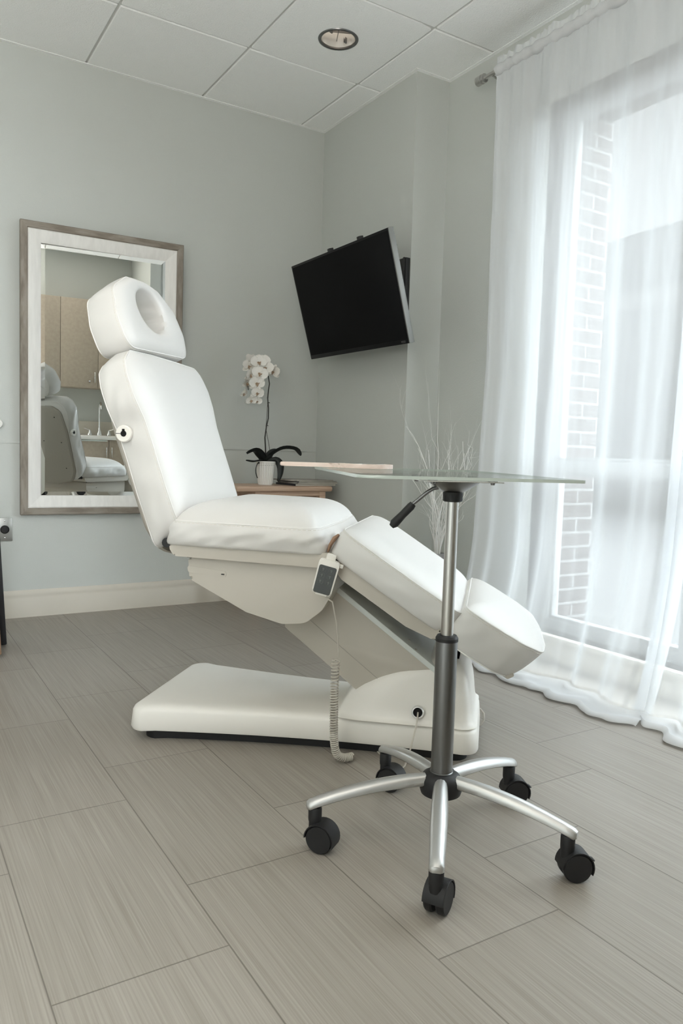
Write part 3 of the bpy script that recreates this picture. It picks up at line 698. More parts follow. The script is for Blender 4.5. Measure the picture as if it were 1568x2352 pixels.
# ------------------------------------------------------------------ cabinets and sink on the wall behind the camera (seen in the mirror)
uc = None
def wall_cabinet(name, x0, x1, z0, z1, y0, y1, label, hx, lock, group, hz):
    c = thing(name, label, 'cabinet', ((x0+x1)/2, y0, z0), 0, group); w_ = (x1-x0)/2; d = y1-y0
    bm = bmesh.new(); box(bm, -w_, w_, 0, d-.02, 0, z1-z0); obj('body', bm, m_cab, c, 0)
    bm = bmesh.new(); box(bm, -w_+.002, w_-.002, d-.019, d, .002, z1-z0-.002, .0015); dr = obj('door', bm, m_cab, c)
    bm = bmesh.new(); X = hx*w_*.82; tube(bm, [(X, d, hz), (X, d+.022, hz), (X, d+.028, hz+.008), (X, d+.028, hz+.092), (X, d+.022, hz+.10), (X, d, hz+.10)], .0045, 8); obj('handle', bm, m_chrome, dr)
    if lock:
        bm = bmesh.new(); lathe(bm, [(.009, 0), (.009, .003), (.004, .004)], 16, mtx=Matrix.Rotation(-PI/2, 4, 'X')); obj('lock', bm, m_chrome, dr, loc=(X-.05, d, hz+.01))
    return c
G1 = 'upper wall cabinets above the sink'
names = ['upper cabinet nearest the closet wall, mostly hidden behind the headrest', 'upper cabinet with lock and handle, centre of the mirror reflection', 'upper cabinet at the left side of the mirror reflection', 'upper cabinet farthest from the window, over the end of the counter']
for k in range(4):
    x1 = -.407-.375*k
    wall_cabinet('upper_cabinet' if k == 0 else 'upper_cabinet.%03d' % k, x1-.375, x1, 1.338, 2.252, BY, BY+.34, 'taupe '+names[k], 1 if k % 2 else -1, k == 1, G1, .063)
G2 = 'base cabinets under the sink counter'
bn = ['base cabinet under the counter nearest the closet wall', 'base cabinet below the tap, seen in the mirror', 'base cabinet under the far end of the counter']
for k in range(3):
    x1 = -.396-.30*k
    wall_cabinet('base_cabinet' if k == 0 else 'base_cabinet.%03d' % k, x1-.30, x1, .10, .805, BY, BY+.59, 'taupe '+bn[k], 1 if k % 2 else -1, False, G2, .525)
ct = thing('sink_counter', 'white counter with low backsplash over the base cabinets, seen in the mirror', 'counter', (-.85, BY, .805))
bm = bmesh.new(); box(bm, -.46, .455, 0, .62, 0, .038, .006, 3); obj('worktop', bm, m_count, ct)
bm = bmesh.new(); box(bm, -.46, .455, 0, .02, .038, .185, .003); obj('backsplash', bm, m_trim, ct)
tp = thing('sink_tap', 'chrome gooseneck tap with two lever handles on the counter, seen in the mirror', 'tap', (-.735, BY+.13, .8435))
bm = bmesh.new(); lathe(bm, [(.030, 0), (.028, .02), (.016, .05), (.011, .08)], 24); tube(bm, [(0, 0, .05), (0, 0, .30), (0, .015, .335), (0, .05, .355), (0, .09, .345), (0, .115, .31), (0, .12, .28)], .009, 12); obj('spout', bm, m_chrome, tp)
for s in (-1, 1):
    bm = bmesh.new(); lathe(bm, [(.026, 0), (.024, .015), (.012, .04), (.010, .055)], 20, c=(s*.10, 0, 0)); tube(bm, [(s*.10, 0, .05), (s*.13, .01, .062), (s*.165, .02, .075)], [.007, .006, .004], 8); obj('tap_handle', bm, m_chrome, tp)

# ------------------------------------------------------------------ treatment chair
TH0 = math.radians(-43)
ch = thing('treatment_chair', 'white vinyl electric treatment chair with face-hole headrest, raised back and lowered leg rest', 'treatment chair', (-1.123, -2.015, 0), TH0)
def half_loop(half, n):
    """half = [(L, t>=0)...] from bottom to top; mirrored and resampled"""
    pts = [(l, t) for l, t in half]+[(l, -t) for l, t in half[::-1]]
    return pts
def cushion(name, top, bot, s0, z0, du, T, crown, bulge=.006, hole=None, cen=0., power=2.4, edge=.012, seam_low=True, wrinkle=.0, wseed=0, parent=None, label=None, rad=.05, nseg=144):
    """top / bot = outlines (L,t) of front seam and back seam; frame origin (s0,z0), direction du in the s-z plane; thickness grows along the normal"""
    u = Vector((du[0], 0, du[1])).normalized(); nn = Vector((u.z, 0, -u.x)); nn = nn if True else nn
    if nn.x < 0 and nn.z < 0: nn = -nn
    if abs(u.z) < .5: nn = Vector((-u.z, 0, u.x)); nn = nn if nn.z > 0 else -nn
    O_ = Vector((s0, 0, z0))
    def W_(l, t, h): return O_+u*l+Vector((0, t, 0))+nn*h
    def loop(poly):
        r = round_poly(poly, rad if not isinstance(rad, (list, tuple)) else rad, 8)
        r = resample(r, nseg)
        k0 = min(range(nseg), key=lambda k: abs(math.atan2(r[k].y-cen, r[k].x-.5*(min(p.x for p in r)+max(p.x for p in r)))))
        return r[k0:]+r[:k0]
    Tl, Bl = loop(top), loop(bot)
    Ls = [p.x for p in Tl]; lm, lM = min(Ls), max(Ls); mid = (lm+lM)/2
    if hole:
        hc, ha, hb = hole; inner = []
        for p in Tl:
            a = math.atan2((p.y-cen)/hb, (p.x-hc)/ha); inner.append(Vector((hc+ha*math.cos(a), cen+hb*math.sin(a))))
    else: inner = [Vector((mid+(p.x-mid)*.25, cen+(p.y-cen)*.25)) for p in Tl]
    bm = bmesh.new(); loops = []
    nf = 14
    fmax = 1.0
    for i in range(nf, -1, -1):      # from inside (f=1) to seam (f=0)
        f = (i/nf)**1.5*fmax
        if hole: hgt = crown*(1-(1-min(1, f*2.2))**power)**.8*(1 if f < .70 else 1-((f-.70)/.30)**2.5*.45) if f > 0 else 0
        else: hgt = crown*(1-(1-f)**power)**.8 if f > 0 else 0
        loops.append([W_(a.x+(b.x-a.x)*f, a.y+(b.y-a.y)*f, T-edge*.15+hgt) for a, b in zip(Tl, inner)])
    if not hole:
        c0 = sum((Vector(p) for p in loops[0]), Vector())/nseg
    seam = [Vector(p) for p in loops[-1]]
    nk = 14
    for k in range(1, nk+1):
        v = k/nk; lp = []
        for i, (a, b) in enumerate(zip(Tl, Bl)):
            p = a.lerp(b, v); c = Vector((mid, cen)); o = (p-c).normalized()
            # outward normal of outline
            j = (Tl[(i+1) % nseg]-Tl[i-1]); nr = Vector((j.y, -j.x)).normalized()
            if nr.dot(o) < 0: nr = -nr
            amt = bulge*math.sin(PI*v)**.7
            if wrinkle:
                amt += wrinkle*noise.noise(Vector((p.x*16+wseed, p.y*16, v*2.2+p.x*14)))*math.sin(PI*v)
            q = p+nr*amt; lp.append(W_(q.x, q.y, T*(1-v)))
        loops.append(lp)
    low = [Vector(p) for p in loops[-1]]
    if hole:
        inb = inner
        for f in (.06, .5, 1.0): loops.append([W_(b.x+(h.x-b.x)*f, b.y+(h.y-b.y)*f, -.004) for b, h in zip(Bl, inb)])
        topin = loops[0]
        for k in range(1, 9):     # wall of the face hole, bottom to top
            v = k/9; lp = []
            for i, h in enumerate(inb):
                a = 2*PI*i/nseg; wv = 1+.035*math.sin(a*9+v*2)*math.sin(PI*v)-.05*math.sin(PI*v)
                hh_ = Vector((hole[0]+(h.x-hole[0])*wv, cen+(h.y-cen)*wv)); top_h = (topin[i]-O_).dot(nn)
                lp.append(W_(hh_.x, hh_.y, -.004+(top_h+.004)*v))
            loops.append(lp)
        R_ = loft(bm, loops, False, False)
        n = nseg
        for k in range(n): bm.faces.new((R_[-1][k], R_[-1][(k+1) % n], R_[0][(k+1) % n], R_[0][k]))
    else:
        for f in (.05, .5): loops.append([W_(b.x+(mid-b.x)*f, b.y+(cen-b.y)*f, -.003) for b in Bl])
        loft(bm, loops)
    o = obj(name, bm, m_vinyl, parent or ch, 62 if hole else 180)
    bm = bmesh.new(); closed_tube(bm, [p+nn*.0005 for p in seam], .0020, 6)
    if seam_low: closed_tube(bm, low, .0018, 6)
    obj('piping', bm, m_seam, o, 60)
    # a row of stitches beside the top seam
    bm = bmesh.new()
    off = []
    for i in range(nseg):
        p = loops[nf+1][i]; off.append(p)
    nst = 0
    for i in range(0, nseg):
        a, b = off[i], off[(i+1) % nseg]; d_ = (b-a).length; m_ = max(1, int(d_/.008))
        for k in range(m_):
            p = a.lerp(b, (k+.15)/m_); q = a.lerp(b, (k+.75)/m_); out = (p-(O_+u*mid+Vector((0, cen, 0)))); out = (out-nn*out.dot(nn)).normalized()*.0004
            tube(bm, [p+out, q+out], .0006, 4)
    obj('stitching', bm, m_stitch, o, 0)
    return o, W_
# head cushion
hd_top = [(.028, .205), (.10, .236), (.19, .205), (.248, .10), (.256, 0), (.250, -.10), (.195, -.212), (.10, -.245), (.008, -.232)]
hd_top = [(l, t-.022) for l, t in hd_top]
hd_bot = [(l*.93+.004, (t+.022)*.94-.022) for l, t in hd_top]
hc, HW = cushion('headrest', hd_top, hd_bot, -.53-.098*.946, 1.158-.098*.325, (-.325, .946), .100, .018, .007, hole=(.152, .072, .092), cen=-.034, wrinkle=.002, rad=.06)
bc_top = [(-.005, .278), (.12, .282), (.22, .280), (.30, .283), (.38, .306), (.44, .308), (.490, .285), (.514, .245), (.517, .10), (.517, -.10), (.512, -.245), (.480, -.292), (.43, -.308), (.37, -.306), (.30, -.283), (.22, -.280), (.12, -.282), (-.005, -.275)]
# gentle waist below the shoulders
bc_bot = [(l*1.0-.055 if l < .05 else l-.012, t*.97) for l, t in bc_top]
cushion('back_cushion', bc_top, bc_bot, -.367-.095*.946, .672-.095*.325, (-.325, .946), .095, .034, .008, cen=0, wrinkle=.011, wseed=4, rad=.035, power=3.2)
se_top = [(-.02, .285), (.10, .290), (.30, .290), (.405, .285), (.415, .0), (.405, -.285), (.30, -.290), (.10, -.290), (-.02, -.285)]
se_bot = [(-.045, .28), (.10, .285), (.30, .285), (.43, .283), (.445, 0), (.43, -.283), (.30, -.285), (.10, -.285), (-.045, -.28)]
cushion('seat_cushion', se_top, se_bot, -.36, .600, (1, -.012), .072, .062, .012, wrinkle=.012, wseed=8, rad=.04, seam_low=False, power=3.5)
lg_d = (.335, -.215)
lg_top = [(-.01, .28), (.10, .288), (.28, .288), (.385, .28), (.390, 0), (.385, -.28), (.28, -.288), (.10, -.288), (-.01, -.28)]
lg_bot = [(-.005, .28), (.10, .285), (.28, .285), (.365, .28), (.372, 0), (.365, -.28), (.28, -.285), (.10, -.285), (-.005, -.28)]
un = Vector((.215, .335)).normalized()
cushion('leg_cushion', lg_top, lg_bot, .128-un.x*.078, .662-un.y*.078, lg_d, .078, .030, .008, wrinkle=.004, wseed=2, rad=.045, seam_low=False, power=3.4)
ft_top = [(-.005, .27), (.06, .28), (.17, .27), (.235, .22), (.250, .10), (.250, -.10), (.235, -.22), (.17, -.27), (.06, -.28), (-.005, -.27)]
ft_bot = [(-.035, .26), (.06, .265), (.15, .26), (.195, .21), (.205, .10), (.205, -.10), (.195, -.21), (.15, -.26), (.06, -.265), (-.035, -.26)]
un2 = Vector((.135, .22)).normalized()
cushion('foot_cushion', ft_top, ft_bot, .470-un2.x*.112, .468-un2.y*.112, (.22, -.125), .112, .028, .006, wrinkle=.003, wseed=6, rad=.05, power=2.8)
# back shell
bm = bmesh.new()
ub = Vector((-.325, 0, .946)).normalized(); nb = Vector((.946, 0, .325)).normalized()
def BS(l, t, h): return Vector((-.367, 0, .672))+ub*l+Vector((0, t, 0))+nb*h
out = round_poly([(-.10, .10), (-.07, .22), (.0, .262), (.30, .272), (.44, .255), (.475, .19), (.475, -.19), (.44, -.255), (.30, -.272), (.0, -.262), (-.07, -.22), (-.10, -.10)], .06, 6)
out = resample(out, 96)
loft(bm, [[BS(p.x, p.y, -.094) for p in out], [BS(p.x, p.y, -.104) for p in out], [BS(p.x*.97+.005, p.y*.97, -.113) for p in out], [BS(p.x*.90+.02, p.y*.90, -.116) for p in out]])
bs = obj('back_shell', bm, m_backsh, ch, 30); bs['label'] = 'beige plastic shell'
for l, t in ((.03, -.2), (.22, -.21), (.40, -.20), (.03, .2), (.22, .21), (.40, .20)):
    bm = bmesh.new(); bmesh.ops.create_uvsphere(bm, u_segments=10, v_segments=6, radius=.004, matrix=Matrix.Translation(BS(l, t, -.116))); obj('screw', bm, m_black, bs)
bm = bmesh.new(); tube(bm, [BS(.45, -.08, -.07), BS(.55, -.08, -.07)], .008, 10); tube(bm, [BS(.45, .05, -.07), BS(.55, .05, -.07)], .008, 10); obj('headrest_post', bm, m_chrome, ch)
# armrest sockets on both sides of the back
for sd in (-1, 1):
    r = bpy.data.objects.new('armrest_socket', None)
    T_ = Vector((-.524, sd*.2935, .914))
    bm = bmesh.new(); lathe(bm, [(.0245, -.006), (.0245, .002), (.022, .0045), (.010, .0045), (.0085, .003), (.0085, -.004)], 36, mtx=Matrix.Rotation(PI/2*(1 if sd < 0 else -1), 4, 'X'))
    so = obj('armrest_socket', bm, m_base, ch, 40, T_); bpy.data.objects.remove(r)
    bm = bmesh.new(); lathe(bm, [(.0083, .0), (.0083, .0049)], 20, mtx=Matrix.Rotation(PI/2*(1 if sd < 0 else -1), 4, 'X')); box(bm, -.004, .004, min(0, sd*.0049), max(0, sd*.0049), .004, .0135)
    obj('keyhole', bm, m_dark, so)
    bm = bmesh.new(); box(bm, -.0235, -.009, min(sd*.004, sd*.0049), max(sd*.004, sd*.0049), -.0008, .0008); obj('slit', bm, m_dark, so)
# hinge between back and seat
bm = bmesh.new(); box(bm, -.425, -.375, -.235, .235, .585, .612, .006); tube(bm, [(-.405, -.262, .602), (-.405, .262, .602)], .014, 12); obj('hinge', bm, m_black, ch)
# seat hull
bm = bmesh.new()
rim = round_poly([(-.392, .603), (-.388, .585), (-.375, .567), (.085, .557), (.098, .575), (.10, .600)], .008, 4)
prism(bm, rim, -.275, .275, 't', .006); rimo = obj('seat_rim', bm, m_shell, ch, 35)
hull = round_poly([(-.343, .565), (-.338, .498), (-.163, .412), (-.055, .385), (.012, .392), (.060, .432), (.088, .482), (.092, .560)], [.01, .02, .03, .06, .05, .05, .03, .01], 6)
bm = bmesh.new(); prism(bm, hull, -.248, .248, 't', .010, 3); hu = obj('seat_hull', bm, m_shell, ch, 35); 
for sd in (-1, 1):
    bm = bmesh.new(); slot = round_poly([(-.345, .538), (-.225, .527), (-.225, .509), (-.342, .518)], .009, 5); prism(bm, slot, min(sd*.246, sd*.2495), max(sd*.246, sd*.2495), 't'); obj('cover_strip', bm, m_shell, hu, 30)
    for s_, z_ in ((-.235, .518), (-.34, .563), (-.16, .562), (.045, .558)):
        bm = bmesh.new(); box(bm, s_-.0045, s_+.0045, min(sd*.247, sd*.2515), max(sd*.247, sd*.2515), z_-.0015, z_+.0015); obj('screw', bm, m_black, hu, 0)
# leg rest shell
bm = bmesh.new(); lsh = round_poly([(.095, .560), (.112, .585), (.398, .405), (.385, .375), (.30, .410), (.118, .528)], [.01, .004, .006, .015, .03, .02], 4)
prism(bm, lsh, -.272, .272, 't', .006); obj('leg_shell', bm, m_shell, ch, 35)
bm = bmesh.new(); prism(bm, round_poly([(.29, .405), (.39, .35), (.375, .335), (.30, .372)], .006, 3), -.10, .10, 't'); obj('leg_bracket', bm, m_black, ch, 30)
bm = bmesh.new(); prism(bm, round_poly([(.42, .395), (.452, .425), (.56, .33), (.60, .283), (.58, .272), (.45, .352)], .006, 3), -.22, .22, 't'); obj('foot_underside', bm, m_shell, ch, 30)
# brown strap end tucked in the gap between seat and leg rest
bm = bmesh.new(); tube(bm, [(.076, -.262, .603), (.084, -.268, .624), (.095, -.268, .642), (.105, -.262, .652)], [.006, .011, .013, .006], 10, flat=.5); obj('strap_end', bm, m_brown, ch)
bm = bmesh.new(); box(bm, .075, .115, -.26, .26, .565, .60, .004); obj('leg_hinge', bm, m_black, ch)
# lifting arm
bm = bmesh.new(); arm = round_poly([(-.06, .40), (-.079, .353), (.172, .160), (.43, .20), (.43, .235), (.379, .262), (.085, .480), (.0, .50)], [.02, .01, .01, .02, .02, .004, .01, .02], 3)
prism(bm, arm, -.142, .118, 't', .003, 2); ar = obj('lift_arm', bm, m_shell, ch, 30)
bm = bmesh.new(); dv = Vector((.379-.085, .262-.480)).normalized(); up_ = Vector((-dv.y, dv.x)); up_ = up_ if up_.y > 0 else -up_
q0 = Vector((.075, .486)); q1 = Vector((.43, .2245))
cap = [q0-up_*.012, q1-up_*.012, q1+up_*.004, q0+up_*.004]; prism(bm, [tuple(p) for p in cap], -.146, .122, 't', .003, 2); cv = obj('arm_cover', bm, m_arm, ch, 30); cv['label'] = 'pale grey metal cover'
for l, t in ((.27, -.1), (.30, -.135), (.30, .08)):
    p = q0+dv*l+up_*.004; bm = bmesh.new(); bmesh.ops.create_uvsphere(bm, u_segments=10, v_segments=6, radius=.0045, matrix=Matrix.Translation((p.x, t, p.y))); obj('screw', bm, m_steel, cv)
bm = bmesh.new(); box(bm, -.001, .001, -.1425, -.1415, 0, .33, mtx=None); 
bmesh.ops.transform(bm, matrix=Matrix.Translation((-.02, 0, .395)) @ Matrix.Rotation(math.radians(127.5), 4, 'Y'), verts=bm.verts[:])
obj('arm_seam', bm, m_backsh, ar, 0)
# base: tapered plate with a concave near and far edge, a step and a dome
def base_loop(z, inset, n=120):
    L_, R2 = -.525, .508
    near = []
    m = 24
    def half(s):      # half width along the base
        u = (s-L_)/(R2-L_)
        return (.262-.075*math.sin(PI*min(1, u*.98)*.5)-.020*math.sin(PI*u))-inset
    pts = []
    rc = .045
    def corner(cx, cy, a0, a1, r): return [(cx+r*math.cos(a0+(a1-a0)*k/8), cy+r*math.sin(a0+(a1-a0)*k/8)) for k in range(9)]
    l, r = L_+inset, R2-inset
    pts += corner(l+rc, -half(l)+rc, PI, 1.5*PI, rc)
    for k in range(1, m): s = l+rc+(r-l-2*rc)*k/m; pts.append((s, -half(s)))
    pts += corner(r-rc, -half(r)+rc, 1.5*PI, 2*PI, rc)
    pts += corner(r-rc, half(r)-rc, 0, .5*PI, rc)
    for k in range(1, m): s = r-rc-(r-l-2*rc)*k/m; pts.append((s, half(s)))
    pts += corner(l+rc, half(l)-rc, .5*PI, PI, rc)
    return [(p[0], p[1], z) for p in pts]
bm = bmesh.new()
loft(bm, [base_loop(.034, .006), base_loop(.032, .001), base_loop(.040, -.002), base_loop(.088, .002), base_loop(.097, .006), base_loop(.103, .014), base_loop(.106, .026), base_loop(.107, .05)])
obj('base_cover', bm, m_base, ch, 50)
bm = bmesh.new(); loft(bm, [base_loop(.0, .030), base_loop(.034, .030)]); obj('base_plinth', bm, m_rub, ch, 30)
def dome_loop(z, sl, sr, hwid, rc):
    pts = round_poly([(sl, -hwid*.93), (sl+.09, -hwid), (sr-.02, -hwid*.96), (sr, -hwid*.80), (sr, hwid*.80), (sr-.02, hwid*.96), (sl+.09, hwid), (sl, hwid*.93)], rc, 5)
    return [(p.x, p.y, z) for p in resample(pts, 96)]
DL = [(.104, .075, .504, .190), (.109, .088, .497, .181), (.120, .098, .492, .175), (.145, .112, .489, .170), (.175, .130, .486, .166), (.200, .160, .482, .161), (.225, .200, .476, .155), (.245, .240, .468, .149), (.262, .285, .457, .141), (.274, .325, .440, .128), (.281, .355, .425, .112), (.284, .375, .41, .095)]
bm = bmesh.new(); loft(bm, [dome_loop(z, a, b, h, .05) for z, a, b, h in DL]); obj('base_dome', bm, m_base, ch, 60)
# cable gland with its lead
bm = bmesh.new(); RX = Matrix.Rotation(PI/2-.12, 4, 'X')
lathe(bm, [(.019, -.006), (.019, .004), (.0165, .007), (.0135, .007), (.012, .004), (.0115, -.004)], 32, mtx=RX); gl = obj('cable_gland', bm, m_chrome, ch, 40, (.335, -.1725, .140)); gl['label'] = 'chrome cable gland'
bm = bmesh.new(); lathe(bm, [(.0118, .0), (.0118, .002)], 24, mtx=RX); obj('gland_opening', bm, m_dark, gl)
bm = bmesh.new(); tube(bm, [(.335, -.170, .140), (.336, -.190, .133), (.334, -.215, .105), (.325, -.240, .06), (.312, -.262, .015), (.30, -.28, .006), (.27, -.24, .005), (.22, -.16, .005)], .0024, 8); obj('power_lead', bm, m_shell, ch)
bm = bmesh.new(); tube(bm, [(.49, .16, .055), (.510, .158, .056), (.522, .15, .045), (.524, .14, .028), (.515, .13, .014), (.49, .12, .010)], .0035, 8); obj('cable_loop', bm, m_shell, ch)
# handset
RM = Matrix.Translation((.081, -.305, .538)) @ Matrix.Rotation(math.radians(14), 4, 'Y') @ Matrix.Rotation(math.radians(6), 4, 'Z')
bm = bmesh.new()
o2 = round_poly([(-.027, -.050), (.027, -.050), (.029, .050), (-.029, .050)], [.012]*4, 6)
prism(bm, [(p.x, p.y) for p in o2], -.011, .011, 't', .005, 3); bmesh.ops.transform(bm, matrix=RM, verts=bm.verts[:]); hs = obj('handset', bm, m_base, ch, 35)
bm = bmesh.new(); o3 = round_poly([(-.0235, -.045), (.0235, -.045), (.0245, .033), (-.0245, .033)], [.006]*4, 5)
prism(bm, [(p.x, p.y) for p in o3], -.0122, -.010, 't'); bmesh.ops.transform(bm, matrix=RM, verts=bm.verts[:]); obj('keypad', bm, m_keypad, hs, 30)
for r_ in range(3):
    for c_ in (-1, 1):
        bm = bmesh.new(); x, z = c_*.0115, .022-.017*r_
        closed_tube(bm, [Vector((p.x, -.0124, p.y)) for p in round_poly([(x-.0075, z-.006), (x+.0075, z-.006), (x+.0075, z+.006), (x-.0075, z+.006)], .003, 3)], .0004, 4)
        box(bm, x-.001, x+.001, -.0127, -.0122, z-.004, z+.004); box(bm, x-.004, x+.003, -.0127, -.0122, z+.001, z+.0025)
        bmesh.ops.transform(bm, matrix=RM, verts=bm.verts[:]); obj('button', bm, m_keys, hs, 0)
bm = bmesh.new(); box(bm, -.013, .013, -.004, .012, .048, .066, .003); box(bm, .026, .038, .002, .014, .034, .044, .002); bmesh.ops.transform(bm, matrix=RM, verts=bm.verts[:]); obj('hanger_clip', bm, m_base, hs)
# coiled cord
pts = [RM @ Vector((0, 0, -.050)), Vector((.100, -.300, .47)), Vector((.112, -.293, .41)), Vector((.117, -.288, .35)), Vector((.118, -.285, .312))]
bm = bmesh.new(); tube(bm, pts, .0022, 8)
axis = [(.112, -.284, .305), (.110, -.283, .24), (.110, -.282, .17), (.111, -.280, .10), (.114, -.276, .055), (.121, -.268, .028), (.137, -.255, .016), (.158, -.236, .014)]
A_ = [Vector(a) for a in axis]; raw = []
for i in range(len(A_)-1):
    p0, p1, p2, p3 = A_[max(0, i-1)], A_[i], A_[i+1], A_[min(len(A_)-1, i+2)]
    m = max(3, int((p2-p1).length/.0006))
    for k in range(m):
        t = k/m; raw.append(.5*((2*p1)+(-p0+p2)*t+(2*p0-5*p1+4*p2-p3)*t*t+(-p0+3*p1-3*p2+p3)*t**3))
fr = frames(raw); cp = []; arc = 0
for i, (p, (t, a, b)) in enumerate(zip(raw, fr)):
    if i: arc += (raw[i]-raw[i-1]).length
    frac = arc/.345; pitch = .0095 if frac < .25 else .0075 if frac < .6 else .0058
    if i == 0: phz = 0
    else: phz += 2*PI*(raw[i]-raw[i-1]).length/pitch
    cp.append(p+(a*math.cos(phz)+b*math.sin(phz))*.0102)
tube(bm, cp, .0023, 6); obj('coiled_cord', bm, m_shell, ch, 60)

# ------------------------------------------------------------------ glass tray table on castors
tt = thing('tray_table', 'rolling glass-topped tray table on a five-star silver base beside the chair', 'tray table', (-1.234, -2.766, 0))
bm = bmesh.new(); lathe(bm, [(.030, .114), (.045, .116), (.048, .125), (.047, .148), (.041, .158), (.032, .163), (.028, .165)], 40); obj('hub', bm, m_rub, tt, 35)
bm = bmesh.new(); lathe(bm, [(.0262, .160), (.0262, .166), (.0245, .167), (.0245, .470), (.0238, .474)], 40); oc_ = obj('outer_column', bm, m_gun, tt, 30)
bm = bmesh.new(); lathe(bm, [(.0255, .466), (.0255, .473), (.022, .479), (.016, .480)], 40); obj('column_cap', bm, m_rub, tt, 30)
bm = bmesh.new(); lathe(bm, [(.0138, .40), (.0138, .785)], 40); obj('inner_column', bm, m_chrome if False else m_steel, tt, 30)
bm = bmesh.new(); lathe(bm, [(.018, .778), (.0215, .780), (.0222, .797), (.0222, .800)], 36); obj('collar', bm, m_rub, tt, 30)
bm = bmesh.new(); lathe(bm, [(.0230, .799), (.030, .803), (.048, .815), (.060, .8235), (.060, .8255)], 44); obj('cone', bm, m_gun, tt, 40)
GA = -.389
bm = bmesh.new(); box(bm, -.085, .085, -.085, .085, .8240, .8262, .0008, 1, mtx=Matrix.Rotation(GA, 4, 'Z')); obj('mounting_plate', bm, m_steel, tt, 30)
for sx in (-1, 1):
    for sy in (-1, 1):
        bm = bmesh.new(); lathe(bm, [(.011, .8262), (.011, .8345)], 20); lathe(bm, [(.004, .819), (.005, .8215), (.005, .824)], 12)
        p = Matrix.Rotation(GA, 4, 'Z') @ Vector((sx*.066, sy*.066, 0)); obj('rubber_pad', bm, m_gun, tt, 30, p)
# lever
LV = [Vector((-.022, .008, .810)), Vector((-.040, .020, .806)), Vector((-.050, .028, .797)), Vector((-.075, .046, .770)), Vector((-.105, .068, .727))]
bm = bmesh.new(); tube(bm, LV, .0042, 12); lv = obj('height_lever', bm, m_gun, tt)
bm = bmesh.new(); tube(bm, [Vector((-.074, .0455, .771)), Vector((-.078, .048, .765)), Vector((-.092, .058, .746)), Vector((-.106, .069, .726)), Vector((-.111, .073, .719))], [.0075, .0092, .0088, .0105, .006], 14); hdn = obj('lever_handle', bm, m_rub, lv)
# glass
bm = bmesh.new(); g = round_poly([(-.215, -.3385), (.215, -.3385), (.215, .3385), (-.215, .3385)], [.05, .012, .012, .05], 8)
vs = prism(bm, [(p.x, p.y) for p in g], .8348, .8408, 'z', .0012, 2)
bmesh.ops.transform(bm, matrix=Matrix.Translation((-.028, .063, 0)) @ Matrix.Rotation(GA, 4, 'Z'), verts=bm.verts[:])
bm.normal_update()
for f in bm.faces:
    if abs(f.normal.z) < .8: f.material_index = 1
gto = obj('glass_top', bm, [m_tglass, m_tedge], tt, 30)
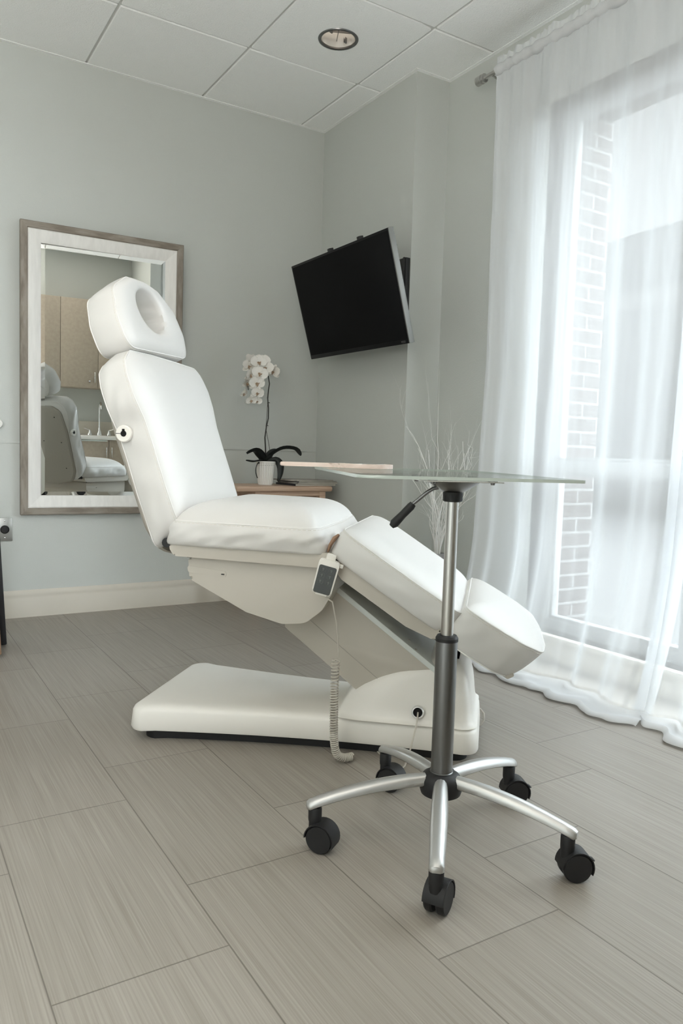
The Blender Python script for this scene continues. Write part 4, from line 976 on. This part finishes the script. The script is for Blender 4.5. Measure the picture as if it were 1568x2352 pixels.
# legs and castors
rc = random.Random(2)
CA = [(-130.5, 30, False), (-61.5, -25, True), (13.5, -25, True), (80.5, -60, False), (158, -55, False)]
for a, sw, brake in CA:
    ar_ = math.radians(a); ca, sa = math.cos(ar_), math.sin(ar_)
    bm = bmesh.new(); rows = []
    for k in range(15):
        t = k/14; r = .038+.262*t; z = .146-.002*t-.043*t**2.0; wd = .0155+.0030*math.sin(PI*min(1, t*1.1)); hg = .0165-.004*t
        sec = [(-wd, -hg*.35), (-wd*.98, hg*.10), (-wd*.80, hg*.60), (-wd*.45, hg*.90), (0, hg), (wd*.45, hg*.90), (wd*.80, hg*.60), (wd*.98, hg*.10), (wd, -hg*.35), (wd*.75, -hg*.6), (-wd*.75, -hg*.6)]
        rows.append([(ca*r-sa*y, sa*r+ca*y, z+dz) for y, dz in sec])
    t_ = rows[-1]; cxy = Vector((ca*.306, sa*.306, .100))
    rows.append([tuple(Vector(p).lerp(cxy, .35)+Vector((ca*.004, sa*.004, 0))) for p in t_])
    loft(bm, rows); lg = obj('leg', bm, m_alu, tt, 50)
    ex, ey = ca*.287, sa*.287
    bm = bmesh.new(); lathe(bm, [(.0145, .066), (.0150, .072), (.0150, .094), (.013, .097)], 24, c=(ex, ey, 0)); cs = obj('castor', bm, m_rub, tt, 35)
    sr = math.radians(sw); wd_ = Vector((math.cos(sr), math.sin(sr), 0)); ax_ = Vector((-wd_.y, wd_.x, 0)); wc = Vector((ex, ey, 0))+wd_*.018+Vector((0, 0, .0317))
    mt = Matrix.Translation(wc) @ Matrix(((wd_.x, 0, ax_.x, 0), (wd_.y, 0, ax_.y, 0), (0, 1, 0, 0), (0, 0, 0, 1)))
    for s in (-1, 1):
        bm = bmesh.new(); lathe(bm, [(.012, -.008), (.029, -.0085), (.0315, -.005), (.0315, .005), (.029, .0085), (.012, .008)], 32, c=(0, 0, s*.0125), mtx=mt); obj('wheel', bm, m_rub, cs, 35)
    bm = bmesh.new()   # hood over the wheel pair
    pr = [(.0350*math.cos(q), .0350*math.sin(q)) for q in [math.radians(-25+205*k/16) for k in range(17)]]
    inn = [(.0325*math.cos(q), .0325*math.sin(q)) for q in [math.radians(180-205*k/16) for k in range(17)]]
    pl_ = pr+inn; A = [bm.verts.new(mt @ Vector((x, y, -.0215))) for x, y in pl_]; B = [bm.verts.new(mt @ Vector((x, y, .0215))) for x, y in pl_]
    for k in range(len(pl_)): bm.faces.new((A[k], A[(k+1) % len(pl_)], B[(k+1) % len(pl_)], B[k]))
    for k in range(16):
        for Z in (A, B): bm.faces.new((Z[k], Z[k+1], Z[32-k], Z[33-k]))
    hb = [v for v in box(bm, -.012, .012, .026, .042, -.012, .012, .003, mtx=mt)] if False else None
    tube(bm, [Vector((ex, ey, .050)), Vector((ex, ey, .070))], .0135, 16)
    obj('hood', bm, m_rub, cs, 35)
    if brake:
        bm = bmesh.new(); p = mt @ Vector((.030, .006, 0)); tube(bm, [mt @ Vector((.026, .014, 0)), mt @ Vector((.036, .012, 0)), mt @ Vector((.042, .007, 0))], [.007, .006, .004], 8, flat=.5); obj('brake_tab', bm, m_rub, cs)

# ------------------------------------------------------------------ wooden paddle on the glass
pdx = thing('hand_mirror', 'pale wooden hand mirror lying on the glass tray, handle over the edge', 'hand mirror', (-1.262, -2.452, .8412), math.atan2(.155, -.235))
bm = bmesh.new(); ln = []
for k in range(25):
    a = -2.72+5.44*k/24; ln.append((-.068*math.cos(a+PI)*1.0, .068*math.sin(a)))
body = [( -.072*math.cos(q), .066*math.sin(q)) for q in [math.radians(-150+300*k/28) for k in range(29)]]
outl = [(x, y) for x, y in body]+[(.085, .015), (.12, .0105), (.205, .0100), (.214, .006), (.214, -.006), (.205, -.0100), (.12, -.0105), (.085, -.015)]
outl = resample([Vector(p) for p in outl], 120)
prism(bm, [(p.x, p.y) for p in outl], .0, .0105, 'z', .0042, 3); pb = obj('wooden_body', bm, m_pad, pdx, 35)
bm = bmesh.new(); lathe(bm, [(.050, .0105), (.050, .0111), (.049, .0112)], 40); obj('mirror_face', bm, m_mirror, pdx, 30)
